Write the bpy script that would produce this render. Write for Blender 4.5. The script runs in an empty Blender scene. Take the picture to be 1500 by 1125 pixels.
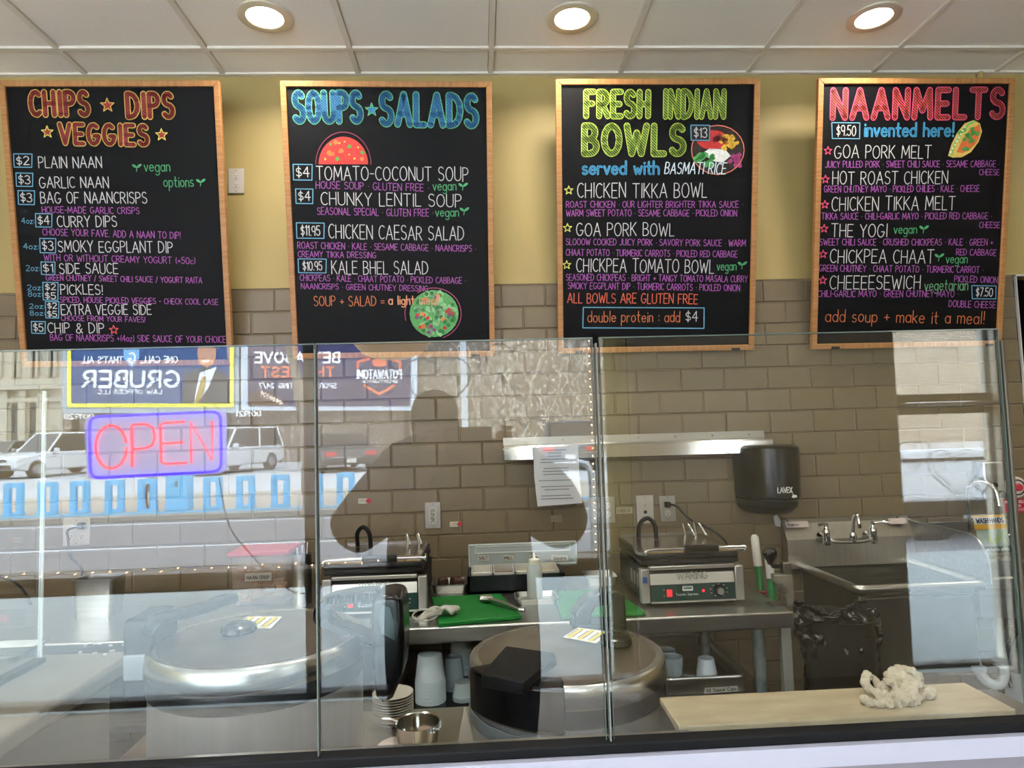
import bpy, bmesh, math, random
from mathutils import Vector, Matrix
random.seed(7)
C = bpy.context.scene
COL = C.collection
CAMZ, CAMY = 1.52, -3.05
YAW, PITCH, ROLL, FPX = .0499, .0691, -.0289, 990.26
# ---------------------------------------------------------------- camera
cy, sy, cp, sp = math.cos(YAW), math.sin(YAW), math.cos(PITCH), math.sin(PITCH)
FW = Vector((sy*cp, cy*cp, sp)); RT = Vector((cy, -sy, 0)); UP = RT.cross(FW)
cr, sr = math.cos(ROLL), math.sin(ROLL)
RT, UP = cr*RT+sr*UP, -sr*RT+cr*UP
CAM = Vector((0, CAMY, CAMZ))
cd = bpy.data.cameras.new('camera'); co = bpy.data.objects.new('camera', cd); COL.objects.link(co)
M = Matrix(((RT.x, UP.x, -FW.x, 0), (RT.y, UP.y, -FW.y, CAMY), (RT.z, UP.z, -FW.z, CAMZ), (0, 0, 0, 1)))
co.matrix_world = M
cd.sensor_fit = 'HORIZONTAL'; cd.sensor_width = 36; cd.lens = 36*FPX/1500
cd.clip_start = .02; cd.clip_end = 300
C.camera = co
# ---------------------------------------------------------------- world: plain overcast sky
w = bpy.data.worlds.new('overcast_sky'); C.world = w; w.use_nodes = True
bg = w.node_tree.nodes['Background']; bg.inputs[0].default_value = (.8, .9, 1, 1); bg.inputs[1].default_value = 14.0
# ---------------------------------------------------------------- exposure and sampling aids
C.view_settings.view_transform = 'Standard'; C.view_settings.look = 'None'
C.view_settings.exposure = 0.95; C.view_settings.gamma = 1; C.view_settings.use_curve_mapping = False
C.cycles.use_denoising = True; C.cycles.use_adaptive_sampling = False; C.cycles.max_bounces = 8; C.cycles.transparent_max_bounces = 24
C.cycles.diffuse_bounces = 5; C.cycles.glossy_bounces = 5; C.cycles.sample_clamp_indirect = 12
C.cycles.caustics_reflective = False; C.cycles.caustics_refractive = False
PANE_W = 2.3

def ray(px, py):
    return (FW*FPX + RT*(px-750) - UP*(py-562.5)).normalized()
def at(px, py, Y=None, Z=None, X=None, o=None, d=None):
    """the point of the place seen at a pixel of the photograph, on the plane Y=, Z= or X="""
    o = o or CAM; d = d or ray(px, py)
    t = (Y-o.y)/d.y if Y is not None else (Z-o.z)/d.z if Z is not None else (X-o.x)/d.x
    return o + d*t
GY = -1.97                       # plane of the sneeze guard
GT = .0045                       # its slight lean towards the customers
GN = Vector((0, math.cos(GT), math.sin(GT)))      # the plane's normal
GP = Vector((0, GY, CAMZ))
def mir(px, py, Y=None, Z=None):
    """the point behind the camera that the glass mirrors at a pixel"""
    d = ray(px, py); t = (GP-CAM).dot(GN)/d.dot(GN); h = CAM+d*t
    r = d-2*d.dot(GN)*GN
    return at(0, 0, Y=Y, Z=Z, o=h, d=r)

# ---------------------------------------------------------------- colours and materials
def lin(h):
    if not isinstance(h, str): return (*h[:3], 1)
    h = h.lstrip('#'); v = [int(h[i:i+2], 16)/255 for i in (0, 2, 4)]
    return tuple(x/12.92 if x <= .04045 else ((x+.055)/1.055)**2.4 for x in v)+(1,)
MATS = {}
def mat(name, col, rough=.5, metal=0, emit=0, noise=0, nscale=12, bump=0, bscale=60, alpha=1, trans=0, coat=0, stretch=None, col2=None, ior=1.45, spec=.5, rvar=0, translucent=0):
    if name in MATS: return MATS[name]
    m = bpy.data.materials.new(name); m.use_nodes = True; nt = m.node_tree; N = nt.nodes; L = nt.links
    b = N['Principled BSDF']; c = lin(col)
    b.inputs['Base Color'].default_value = c; b.inputs['Roughness'].default_value = rough
    b.inputs['Metallic'].default_value = metal; b.inputs['Coat Weight'].default_value = coat
    b.inputs['Transmission Weight'].default_value = trans; b.inputs['IOR'].default_value = ior
    b.inputs['Specular IOR Level'].default_value = spec
    if emit: b.inputs['Emission Color'].default_value = c; b.inputs['Emission Strength'].default_value = emit
    tc = N.new('ShaderNodeTexCoord'); mp = N.new('ShaderNodeMapping'); L.new(tc.outputs['Object'], mp.inputs[0])
    if stretch: mp.inputs['Scale'].default_value = stretch
    if noise or col2:
        n = N.new('ShaderNodeTexNoise'); n.inputs['Scale'].default_value = nscale; n.inputs['Detail'].default_value = 5
        L.new(mp.outputs[0], n.inputs[0])
        r = N.new('ShaderNodeMapRange'); r.inputs[1].default_value = .3; r.inputs[2].default_value = .7
        L.new(n.outputs[0], r.inputs[0])
        mx = N.new('ShaderNodeMix'); mx.data_type = 'RGBA'
        c2 = lin(col2) if col2 else tuple(x*(1-noise) for x in c[:3])+(1,)
        c1 = c if col2 else tuple(min(1, x*(1+noise)) for x in c[:3])+(1,)
        mx.inputs[6].default_value = c1; mx.inputs[7].default_value = c2
        L.new(r.outputs[0], mx.inputs[0]); L.new(mx.outputs[2], b.inputs['Base Color'])
        if rvar:
            r2 = N.new('ShaderNodeMapRange'); r2.inputs[3].default_value = max(0, rough-rvar); r2.inputs[4].default_value = rough+rvar
            L.new(n.outputs[0], r2.inputs[0]); L.new(r2.outputs[0], b.inputs['Roughness'])
    if bump:
        n2 = N.new('ShaderNodeTexNoise'); n2.inputs['Scale'].default_value = bscale; n2.inputs['Detail'].default_value = 4
        L.new(mp.outputs[0], n2.inputs[0]); bp = N.new('ShaderNodeBump'); bp.inputs['Strength'].default_value = bump
        bp.inputs['Distance'].default_value = .002; L.new(n2.outputs[0], bp.inputs['Height']); L.new(bp.outputs[0], b.inputs['Normal'])
    out = N['Material Output']
    if translucent:
        t = N.new('ShaderNodeBsdfTranslucent'); t.inputs[0].default_value = c
        ms = N.new('ShaderNodeMixShader'); ms.inputs[0].default_value = translucent
        L.new(b.outputs[0], ms.inputs[1]); L.new(t.outputs[0], ms.inputs[2]); L.new(ms.outputs[0], out.inputs[0])
    if alpha < 1:
        t = N.new('ShaderNodeBsdfTransparent'); ms = N.new('ShaderNodeMixShader'); ms.inputs[0].default_value = alpha
        L.new(t.outputs[0], ms.inputs[1]); L.new(b.outputs[0], ms.inputs[2]); L.new(ms.outputs[0], out.inputs[0])
    MATS[name] = m; return m
def glass(name, ior, tint=(1, 1, 1)):
    """thin pane: transparent, mirrors by Fresnel"""
    if name in MATS: return MATS[name]
    m = bpy.data.materials.new(name); m.use_nodes = True; nt = m.node_tree; N = nt.nodes; L = nt.links
    N.remove(N['Principled BSDF'])
    t = N.new('ShaderNodeBsdfTransparent'); t.inputs[0].default_value = (*tint, 1)
    g = N.new('ShaderNodeBsdfGlossy'); g.inputs['Roughness'].default_value = 0.0
    f = N.new('ShaderNodeFresnel'); f.inputs[0].default_value = ior
    # inside faces of a thin slab see the same index step as the outside ones
    geo = N.new('ShaderNodeNewGeometry'); mt = N.new('ShaderNodeMath'); mt.operation = 'MULTIPLY_ADD'
    mt.inputs[1].default_value = 1/ior-ior; mt.inputs[2].default_value = ior
    # Fresnel node flips the index on back faces; feed 1/ior there so both sides mirror alike
    L.new(geo.outputs['Backfacing'], mt.inputs[0]); L.new(mt.outputs[0], f.inputs[0])
    ms = N.new('ShaderNodeMixShader'); L.new(f.outputs[0], ms.inputs[0]); L.new(t.outputs[0], ms.inputs[1]); L.new(g.outputs[0], ms.inputs[2])
    L.new(ms.outputs[0], N['Material Output'].inputs[0]); MATS[name] = m; return m

# ---------------------------------------------------------------- mesh builder
class MB:
    def __init__(s): s.v = []; s.f = []; s.m = []; s.mats = []; s.cur = 0; s.ms = []
    def use(s, m):
        if m not in s.mats: s.mats.append(m)
        s.cur = s.mats.index(m); return s
    def add(s, vs, fs):
        o = len(s.v); s.v += [tuple(v) for v in vs]; s.f += [[i+o for i in f] for f in fs]; s.ms += [s.cur]*len(fs); return s
    def box(s, c, d, rz=0, rx=0, ry=0, taper=1, ty=None):
        c = Vector(c); hx, hy, hz = d[0]/2, d[1]/2, d[2]/2; ty = taper if ty is None else ty
        R = Matrix.Rotation(rz, 3, 'Z') @ Matrix.Rotation(ry, 3, 'Y') @ Matrix.Rotation(rx, 3, 'X')
        vs = []
        for z, kx, ky in ((-hz, 1, 1), (hz, taper, ty)):
            for x, y in ((-hx, -hy), (hx, -hy), (hx, hy), (-hx, hy)): vs.append(c+R @ Vector((x*kx, y*ky, z)))
        return s.add(vs, [(3, 2, 1, 0), (4, 5, 6, 7), (0, 1, 5, 4), (1, 2, 6, 5), (2, 3, 7, 6), (3, 0, 4, 7)])
    def bx(s, x0, x1, y0, y1, z0, z1):
        return s.box(((x0+x1)/2, (y0+y1)/2, (z0+z1)/2), (abs(x1-x0), abs(y1-y0), abs(z1-z0)))
    def tube(s, pts, r, n=8, cap=True, closed=False):
        P = [Vector(p) for p in pts]; k = len(P); rr = r if isinstance(r, (list, tuple)) else [r]*k
        base = len(s.v); up = None; vs = []
        for i, p in enumerate(P):
            if closed: t = P[(i+1) % k]-P[i-1]
            else: t = P[min(i+1, k-1)]-P[max(i-1, 0)]
            t.normalize()
            if up is None:
                a = Vector((0, 0, 1)) if abs(t.z) < .9 else Vector((1, 0, 0)); up = (a-t*a.dot(t)).normalized()
            else: up = (up-t*up.dot(t)).normalized()
            sd = t.cross(up)
            for j in range(n):
                a = 2*math.pi*j/n; vs.append(p+(up*math.cos(a)+sd*math.sin(a))*rr[i])
        fs = []
        for i in range(k if closed else k-1):
            a, b = i*n, ((i+1) % k)*n
            for j in range(n): fs.append((a+j, b+j, b+(j+1) % n, a+(j+1) % n))
        if cap and not closed: fs.append(tuple(range(n))); fs.append(tuple((k-1)*n+j for j in reversed(range(n))))
        return s.add(vs, fs)
    def lathe(s, prof, c=(0, 0, 0), n=32, sx=1, sy=1, R=None):
        """prof: (radius, height) from bottom to top"""
        c = Vector(c); vs = []; fs = []; k = len(prof)
        for r, z in prof:
            for j in range(n):
                a = 2*math.pi*j/n; p = Vector((r*math.cos(a)*sx, r*math.sin(a)*sy, z)); vs.append(c+(R @ p if R else p))
        for i in range(k-1):
            for j in range(n): fs.append((i*n+j, i*n+(j+1) % n, (i+1)*n+(j+1) % n, (i+1)*n+j))
        if prof[0][0] > 1e-5: fs.append(tuple(reversed(range(n))))
        if prof[-1][0] > 1e-5: fs.append(tuple((k-1)*n+j for j in range(n)))
        return s.add(vs, fs)
    def prism(s, poly, fn, h0, h1):
        """poly of 2D points; fn(u, v, h) gives a 3D point"""
        k = len(poly); vs = [fn(u, v, h0) for u, v in poly]+[fn(u, v, h1) for u, v in poly]
        fs = [tuple(reversed(range(k))), tuple(range(k, 2*k))]+[(i, (i+1) % k, k+(i+1) % k, k+i) for i in range(k)]
        return s.add(vs, fs)
    def loft(s, rings, cap=True):
        n = len(rings[0]); vs = [p for r in rings for p in r]; fs = []
        for i in range(len(rings)-1):
            for j in range(n): fs.append((i*n+j, i*n+(j+1) % n, (i+1)*n+(j+1) % n, (i+1)*n+j))
        if cap: fs.append(tuple(reversed(range(n)))); fs.append(tuple((len(rings)-1)*n+j for j in range(n)))
        return s.add(vs, fs)
    def mesh(s, name, m=None, smooth=35):
        me = bpy.data.meshes.new(name); me.from_pydata(s.v, [], s.f)
        if m is not None: me.materials.append(m)
        else:
            for q in s.mats: me.materials.append(q)
            me.polygons.foreach_set('material_index', s.ms)
        if smooth:
            me.polygons.foreach_set('use_smooth', [True]*len(me.polygons)); me.update(); me.set_sharp_from_angle(angle=math.radians(smooth))
        me.update(); return me
    def build(s, name, m=None, parent=None, bevel=0, seg=2, smooth=35, loc=None, label=None, fix=True):
        me = s.mesh(name, m, smooth)
        if fix:
            b = bmesh.new(); b.from_mesh(me); bmesh.ops.recalc_face_normals(b, faces=b.faces); b.to_mesh(me); b.free()
        o = bpy.data.objects.new(name, me); COL.objects.link(o)
        if loc is not None:
            loc = Vector(loc); me.transform(Matrix.Translation(-loc)); o.location = loc
        if parent is not None:
            o.parent = parent; o.matrix_parent_inverse = Matrix.Identity(4)
            p = parent; off = Vector((0, 0, 0))
        if bevel:
            bm = o.modifiers.new('bevel', 'BEVEL'); bm.width = bevel; bm.segments = seg; bm.limit_method = 'ANGLE'; bm.angle_limit = math.radians(40); bm.harden_normals = False
        if label: o['label'] = label
        return o
def thing(name, label, cat, loc=(0, 0, 0), group=None, rz=0):
    o = bpy.data.objects.new(name, None); COL.objects.link(o); o.location = loc; o.rotation_euler = (0, 0, rz); o.empty_display_size = .05
    o['label'] = label; o['category'] = cat
    if group: o['group'] = group
    return o
def tag(o, label, cat, group=None):
    o['label'] = label; o['category'] = cat
    if group: o['group'] = group
    return o
def struct(o): o['kind'] = 'structure'; return o
def dup(root, loc=None, label=None, rz=None):
    r = root.copy(); COL.objects.link(r)
    if loc is not None: r.location = loc
    if rz is not None: r.rotation_euler.z = rz
    if label: r['label'] = label
    def rec(a, b):
        for ch in list(a.children):
            if ch in seen: continue
            c = ch.copy(); COL.objects.link(c); c.parent = b; seen.add(c); rec(ch, c)
    seen = {r}; rec(root, r); return r
def ell(cx, cy, rx, ry, a0=0, a1=360, n=24):
    return [(cx+rx*math.cos(math.radians(a0+(a1-a0)*i/n)), cy+ry*math.sin(math.radians(a0+(a1-a0)*i/n))) for i in range(n+1)]
def spline(pts, n=8):
    P = [Vector(p) for p in pts]; out = []
    for i in range(len(P)-1):
        a, b, c, d = P[max(i-1, 0)], P[i], P[i+1], P[min(i+2, len(P)-1)]
        for k in range(n):
            t = k/n; out.append(.5*((2*b)+(c-a)*t+(2*a-5*b+4*c-d)*t*t+(3*b-a-3*c+d)*t**3))
    out.append(P[-1]); return out
# ---------------------------------------------------------------- hand lettering: strokes per character (cap height 1)
FONT = {
'A': '0,0 .3,1 .6,0;.12,.35 .48,.35', 'B': '0,0 0,1 .2,1 @.2,.76,.22,.24,90,-90 0,.52;.2,.52 @.2,.26,.28,.26,90,-90 0,0',
'C': '@.3,.5,.3,.5,50,310', 'D': '0,0 0,1 .12,1 @.12,.5,.42,.5,90,-90 0,0', 'E': '.45,1 0,1 0,0 .45,0;0,.5 .38,.5',
'F': '.45,1 0,1 0,0;0,.52 .36,.52', 'G': '@.3,.5,.3,.5,50,345 .58,.42 .34,.42', 'H': '0,0 0,1;.5,0 .5,1;0,.5 .5,.5', 'I': '.05,0 .05,1',
'J': '.4,1 .4,.25 @.2,.22,.2,.22,0,-160', 'K': '0,0 0,1;.46,1 0,.42;.12,.55 .5,0', 'L': '0,1 0,0 .4,0', 'M': '0,0 .06,1 .34,.25 .62,1 .68,0',
'N': '0,0 0,1 .52,0 .52,1', 'O': '@.3,.5,.3,.5,90,450', 'P': '0,0 0,1 .2,1 @.2,.74,.26,.26,90,-90 0,.48', 'Q': '@.3,.5,.3,.5,90,450;.38,.25 .65,-.05',
'R': '0,0 0,1 .2,1 @.2,.74,.26,.26,90,-90 0,.48;.2,.48 .5,0', 'S': '@.24,.76,.21,.24,30,270 @.24,.26,.24,.26,90,-150', 'T': '0,1 .55,1;.275,1 .275,0',
'U': '0,1 0,.27 @.26,.27,.26,.27,180,360 .52,1', 'V': '0,1 .28,0 .56,1', 'W': '0,1 .2,0 .39,.75 .58,0 .78,1', 'X': '0,0 .5,1;0,1 .5,0',
'Y': '0,1 .27,.5 .54,1;.27,.5 .27,0', 'Z': '0,1 .5,1 0,0 .5,0', '0': '@.26,.5,.26,.5,90,450', '1': '.02,.8 .18,1 .18,0', '2': '@.25,.74,.23,.26,160,-25 0,0 .5,0',
'3': '@.22,.76,.23,.24,150,-90 @.22,.26,.26,.26,90,-150', '4': '.38,0 .38,1 0,.35 .52,.35', '5': '.45,1 .06,1 .03,.58 @.22,.31,.26,.31,120,-150',
'6': '.42,1 .12,.6 @.26,.3,.24,.3,160,520', '7': '0,1 .46,1 .14,0', '8': '@.25,.76,.2,.24,270,630;@.25,.26,.25,.26,90,450', '9': '@.24,.7,.24,.3,0,360 .4,0',
'$': '@.24,.7,.21,.2,30,270 @.24,.3,.23,.2,90,-150;.24,1.08 .24,-.08', '.': '.04,0 .04,.05', ',': '.08,.06 .02,-.14', '!': '.06,1 .05,.3;.05,0 .05,.05', '-': '0,.45 .28,.45',
'+': '0,.4 .4,.4;.2,.2 .2,.62', '&': '.6,0 .12,.72 @.27,.8,.15,.17,200,-30 .04,.3 @.24,.2,.22,.2,170,300 .55,.45', '(': '@.3,.5,.25,.62,130,230', ')': '@-.1,.5,.25,.62,50,-50',
'/': '0,-.05 .3,1.02', ':': '.04,.12 .04,.18;.04,.5 .04,.56', "'": '.05,1 .03,.75', '=': '0,.3 .38,.3;0,.52 .38,.52', '\u00b7': '.06,.42 .09,.44', '?': '@.2,.76,.2,.24,160,-60 .2,.3;.2,0 .2,.05',
'a': '@.21,.3,.21,.3,0,360;.42,.6 .42,0', 'b': '0,1 0,0;@.21,.3,.21,.3,180,540', 'c': '@.23,.3,.22,.3,50,310', 'd': '@.21,.3,.21,.3,0,360;.42,1 .42,0',
'e': '.02,.32 .43,.32 @.22,.3,.21,.3,5,320', 'f': '@.3,.82,.14,.18,70,180 .16,0;0,.6 .32,.6', 'g': '@.21,.3,.21,.3,0,360;.42,.6 .42,-.1 @.21,-.12,.21,.2,0,-150',
'h': '0,1 0,0;0,.36 @.19,.38,.19,.22,180,0 .38,0', 'i': '.04,.6 .04,0;.04,.82 .04,.87', 'j': '.2,.6 .2,-.15 @.08,-.15,.12,.15,0,-120;.2,.82 .2,.87', 'k': '0,1 0,0;.34,.6 0,.25;.1,.33 .36,0',
'l': '.04,1 .04,0', 'm': '0,.6 0,0;0,.4 @.15,.42,.15,.18,180,0 .3,0;.3,.4 @.45,.42,.15,.18,180,0 .6,0', 'n': '0,.6 0,0;0,.38 @.18,.4,.18,.2,180,0 .36,0',
'o': '@.21,.3,.21,.3,90,450', 'p': '0,.6 0,-.35;@.21,.3,.21,.3,180,540', 'q': '@.21,.3,.21,.3,0,360;.42,.6 .42,-.35', 'r': '0,.6 0,0;0,.35 @.18,.38,.18,.22,180,50',
's': '@.17,.45,.15,.15,40,270 @.17,.15,.17,.15,90,-150', 't': '.14,.95 .14,.12 @.26,.12,.12,.12,180,280;0,.6 .32,.6', 'u': '0,.6 0,.2 @.18,.2,.18,.2,180,360;.36,.6 .36,0',
'v': '0,.6 .19,0 .38,.6', 'w': '0,.6 .14,0 .27,.45 .4,0 .54,.6', 'x': '0,0 .36,.6;0,.6 .36,0', 'y': '0,.6 .2,.05;.4,.6 .12,-.32', 'z': '0,.6 .36,.6 0,0 .36,0'}
def strokes(ch):
    out = []
    for st in FONT[ch].split(';'):
        pts = []
        for tk in st.split():
            if tk[0] == '@':
                cx, cy_, rx, ry, a0, a1 = map(float, tk[1:].split(','))
                n = max(3, int(abs(a1-a0)/30)); pts += ell(cx, cy_, rx, ry, a0, a1, n)
            else: pts.append(tuple(map(float, tk.split(','))))
        q = [pts[0]]
        for p in pts[1:]:
            if math.hypot(p[0]-q[-1][0], p[1]-q[-1][1]) > .004: q.append(p)
        out.append(q)
    return out
def layout(text, gap=.17, space=.44):
    res = []; x = 0
    for ch in text:
        if ch == ' ': x += space; continue
        ss = strokes(ch); wd = max(p[0] for s in ss for p in s); res.append((ss, x)); x += wd+gap
    return res, x-gap
HS = 0.0
def ribbon(mb, pts, fn, hw, h=0, disc=6):
    """flat brush stroke; fn(u, v, h) maps to space"""
    k = len(pts); h0 = h
    for i in range(k-1):
        h = h0+HS*(1+i % 5)
        (x0, y0), (x1, y1) = pts[i], pts[i+1]; dx, dy = x1-x0, y1-y0; l = math.hypot(dx, dy) or 1e-9
        nx, ny = -dy/l*hw, dx/l*hw
        mb.add([fn(x0+nx, y0+ny, h), fn(x0-nx, y0-ny, h), fn(x1-nx, y1-ny, h), fn(x1+nx, y1+ny, h)], [(0, 1, 2, 3)])
    if disc:
        for i_, (x, y) in enumerate(pts):
            h = h0+HS*(6+i_ % 4)
            mb.add([fn(x+hw*math.cos(a*2*math.pi/disc+.5), y+hw*math.sin(a*2*math.pi/disc+.5), h) for a in range(disc)], [tuple(range(disc))])
def write(mb, text, p0, p1, cap, fn, hw, h=0, jit=0, disc=6, slant=0, gap=.17, space=.44):
    """text from p0 to p1 (2D baseline ends) with cap height cap"""
    lay, wd = layout(text, gap, space); dx, dy = p1[0]-p0[0], p1[1]-p0[1]; L = math.hypot(dx, dy); ux, uy = dx/L, dy/L; sx = L/wd
    rr = random.Random(text)
    for ss, x in lay:
        j = rr.uniform(-jit, jit); js = 1+rr.uniform(-jit, jit)
        for st in ss:
            q = []
            for a, b in st:
                u = (x+a+slant*b)*sx; v = (b*js+j)*cap; q.append((p0[0]+u*ux-v*uy, p0[1]+u*uy+v*ux))
            ribbon(mb, q, fn, hw, h, disc)
def star_pts(cx, cy_, r, rot=90, k=.42):
    return [(cx+(r if i % 2 == 0 else r*k)*math.cos(math.radians(rot+36*i)), cy_+(r if i % 2 == 0 else r*k)*math.sin(math.radians(rot+36*i))) for i in range(10)]
def poly(mb, pts, fn, h): mb.add([fn(x, y, h) for x, y in pts], [tuple(range(len(pts)))])
# ---------------------------------------------------------------- the room shell
PAINT = mat('yellow_wall_paint', '#ae9960', .55, noise=.04, nscale=3, bump=.1, bscale=180)
TILE = mat('taupe_glazed_tile', '#7a6c54', .32, noise=.07, nscale=7, bump=.06, bscale=30, rvar=.08)
GROUT = mat('taupe_grout', '#80725c', .8, noise=.1, nscale=40)
CEILT = mat('ceiling_tile_board', '#f3ede3', .9, noise=.05, nscale=160, bump=.35, bscale=420)
GRID = mat('ceiling_grid_paint', '#e4ddd0', .5)
WHITE = mat('white_paint', '#c4c2bd', .5, noise=.02)
PLASTER = mat('grey_plaster', '#8b857b', .7, noise=.05)
FLOORM = mat('light_bounce_floor', '#a39684', .5, noise=.1, nscale=8)  # unseen customer floor, lightened to bounce light up to the ceiling
BLACKM = mat('black_plastic', '#0d0d0e', .35)
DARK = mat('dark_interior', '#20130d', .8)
XL, XR, YF = -4.3, 5.0, -4.85
CEIL = CAMZ+1.657
ZB, ZC = CAMZ+.6702, CAMZ+.36
def plate(name, x0, x1, y0, y1, z0, z1, m, parent=None, bevel=0):
    return MB().bx(x0, x1, y0, y1, z0, z1).build(name, m, parent, bevel=bevel)
DX0 = at(1484, 402, Y=0).x       # doorway at the right
wall = bpy.data.objects.new('wall_back', None); COL.objects.link(wall); struct(wall)
plate('plaster', XL, XR, 0, .12, ZB, CEIL+.1, PAINT, wall)
plate('grout_bed', XL, DX0, .004, .12, -.2, ZB, GROUT, wall)
# doorway with white frame
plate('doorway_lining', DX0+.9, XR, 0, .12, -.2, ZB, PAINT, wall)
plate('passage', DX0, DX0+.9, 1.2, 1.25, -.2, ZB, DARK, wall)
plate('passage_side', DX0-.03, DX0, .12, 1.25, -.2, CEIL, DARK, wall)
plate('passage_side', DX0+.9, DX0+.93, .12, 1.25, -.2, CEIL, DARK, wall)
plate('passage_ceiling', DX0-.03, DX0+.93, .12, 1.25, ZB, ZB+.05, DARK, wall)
fr = MB().bx(DX0, DX0+.006, -.015, .002, 0, ZB).bx(DX0, DX0+.9, -.015, .002, ZB-.01, ZB)
struct(fr.build('door_frame', WHITE, wall, bevel=.004))
TW, TH, PH = .2032, .1032, .8238
tm = MB(); j = .0045; b_ = .0035
w2, h2 = TW/2-j/2, .1016/2-j/2
vs = [(-w2, 0, -h2), (w2, 0, -h2), (w2, 0, h2), (-w2, 0, h2), (-w2+b_, -.005, -h2+b_), (w2-b_, -.005, -h2+b_), (w2-b_, -.005, h2-b_), (-w2+b_, -.005, h2-b_)]
tm.add(vs, [(4, 5, 6, 7), (0, 1, 5, 4), (1, 2, 6, 5), (2, 3, 7, 6), (3, 0, 4, 7)])
tmesh = tm.mesh('tile', TILE, smooth=0)
rest = MB(); cnt = 0; rt_ = random.Random(3)
for n in range(-3, 22):
    zc_ = ZC-(n+.5)*.1016
    off = PH+(0 if n % 2 == 0 else -.5*TW)
    i0 = int((XL-off)/TW)-1
    for i in range(i0, i0+60):
        x0, x1 = off+i*TW, off+(i+1)*TW
        if x1 < XL or x0 > DX0: continue
        xc = (x0+x1)/2; vis = -2.55 < xc < DX0-.06 and n <= 9
        if vis and cnt < 299 and x1 < DX0+.02:
            o = bpy.data.objects.new('tile', tmesh); COL.objects.link(o); o.parent = wall; cnt += 1
            o.location = (xc, .004-rt_.uniform(0, .0012), zc_); o.rotation_euler = (rt_.uniform(-.004, .004), 0, rt_.uniform(-.003, .003))
        else:
            k = [(x+xc if x+xc < DX0 else DX0, y+.004, z+zc_) for x, y, z in vs]
            rest.add(k, [(4, 5, 6, 7), (0, 1, 5, 4), (1, 2, 6, 5), (2, 3, 7, 6), (3, 0, 4, 7)])
o = rest.build('tile_field', TILE, wall, smooth=0); o['kind'] = 'stuff'
# ceiling: grid bars and single tiles
T = .6096; X0T, Y1T = -1.7354, -.2178
ceil = bpy.data.objects.new('ceiling', None); COL.objects.link(ceil); struct(ceil)
plate('ceiling_deck', XL, XR, YF, .12, CEIL+.1, CEIL+.14, DARK, ceil)
ix = [X0T+i*T for i in range(-5, 13) if XL < X0T+i*T < XR]; iy = [Y1T-i*T for i in range(0, 8) if Y1T-i*T > YF]
for x in ix: MB().bx(x-.012, x+.012, YF, 0, CEIL, CEIL+.03).build('grid_bar', GRID, ceil, bevel=.001)
for y in iy: MB().bx(XL, XR, y-.012, y+.012, CEIL-.0006, CEIL+.03).build('grid_bar', GRID, ceil, bevel=.001)
plate('wall_angle', XL, XR, -.022, 0, CEIL-.0008, CEIL+.03, GRID, ceil)
LIGHTS = []
xs = [XL]+ix+[XR]; ys = [0]+iy+[YF]
tmeshes = {}
lx = [at(388, 25, Z=CEIL), at(838, 27, Z=CEIL), at(1280, 26, Z=CEIL)]
for a in range(len(xs)-1):
    for b in range(len(ys)-1):
        w_, d_ = xs[a+1]-xs[a], ys[b]-ys[b+1]; key = (round(w_, 3), round(d_, 3))
        if key not in tmeshes:
            g = .014; tmeshes[key] = MB().box((0, 0, 0), (w_-2*g, d_-2*g, .012)).mesh('ceiling_tile', CEILT, smooth=0)
        o = bpy.data.objects.new('ceiling_tile', tmeshes[key]); COL.objects.link(o); o.parent = ceil
        o.location = ((xs[a]+xs[a+1])/2, (ys[b]+ys[b+1])/2, CEIL+.014+rt_.uniform(0, .002))
plate('wall_left', XL-.1, XL, YF, .12, -.2, CEIL+.1, PAINT); struct(bpy.data.objects['wall_left'])
plate('wall_right', XR, XR+.1, YF, .12, -.2, CEIL+.1, PAINT); struct(bpy.data.objects['wall_right'])
struct(plate('floor', XL, XR, YF, GY+.02, -.06, 0, FLOORM))
struct(plate('floor', XL, XR, GY+.02, 1.3, -.06, 0, mat('shade_darkened_kitchen_floor', '#1d1916', .7, noise=.2)))  # kitchen floor darkened to deepen the shade under the work table
# downlights
LED = mat('lamp_diffuser', '#fff6e6', .5, emit=7)
TRIM = mat('lamp_trim', '#d8cdb8', .35, metal=.2)
names = ['recessed ceiling downlight above the far left menu board', 'recessed ceiling downlight between second and third menu boards', 'recessed ceiling downlight above the fourth menu board']
DLP = [(p.x, p.y) for p in lx]
yrow = sum(p[1] for p in DLP)/3
more = [(x, yrow-1.83) for x in (DLP[0][0]+.6, DLP[1][0]+.6)]+[(DLP[0][0]-2.45, yrow), (DLP[2][0]+1.85, yrow)]
for i, (x, y) in enumerate(DLP+more):
    lab = names[i] if i < 3 else ['recessed ceiling downlight over the customers beside the window', 'recessed ceiling downlight over the customers beside the door', 'recessed ceiling downlight near the side wall above the prep counter', 'recessed ceiling downlight over the passage doorway'][i-3]
    t = thing('recessed_downlight', lab, 'ceiling light', (x, y, CEIL), 'ceiling downlights')
    MB().lathe([(.066, .005), (.072, -.004), (.098, -.006), (.104, -.003), (.105, .002)], n=40).build('trim_ring', TRIM, t)
    MB().lathe([(.0, -.0015), (.068, -.0015), (.068, .003), (0, .003)], n=40).build('diffuser', LED, t)
    ld = bpy.data.lights.new('downlight_glow', 'AREA'); ld.shape = 'DISK'; ld.size = .13; ld.energy = 3.6; ld.color = (1, .91, .8); ld.spread = math.radians(150)
    lo = bpy.data.objects.new('downlight_glow', ld); COL.objects.link(lo); lo.parent = t; lo.location = (0, 0, -.012)
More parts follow.
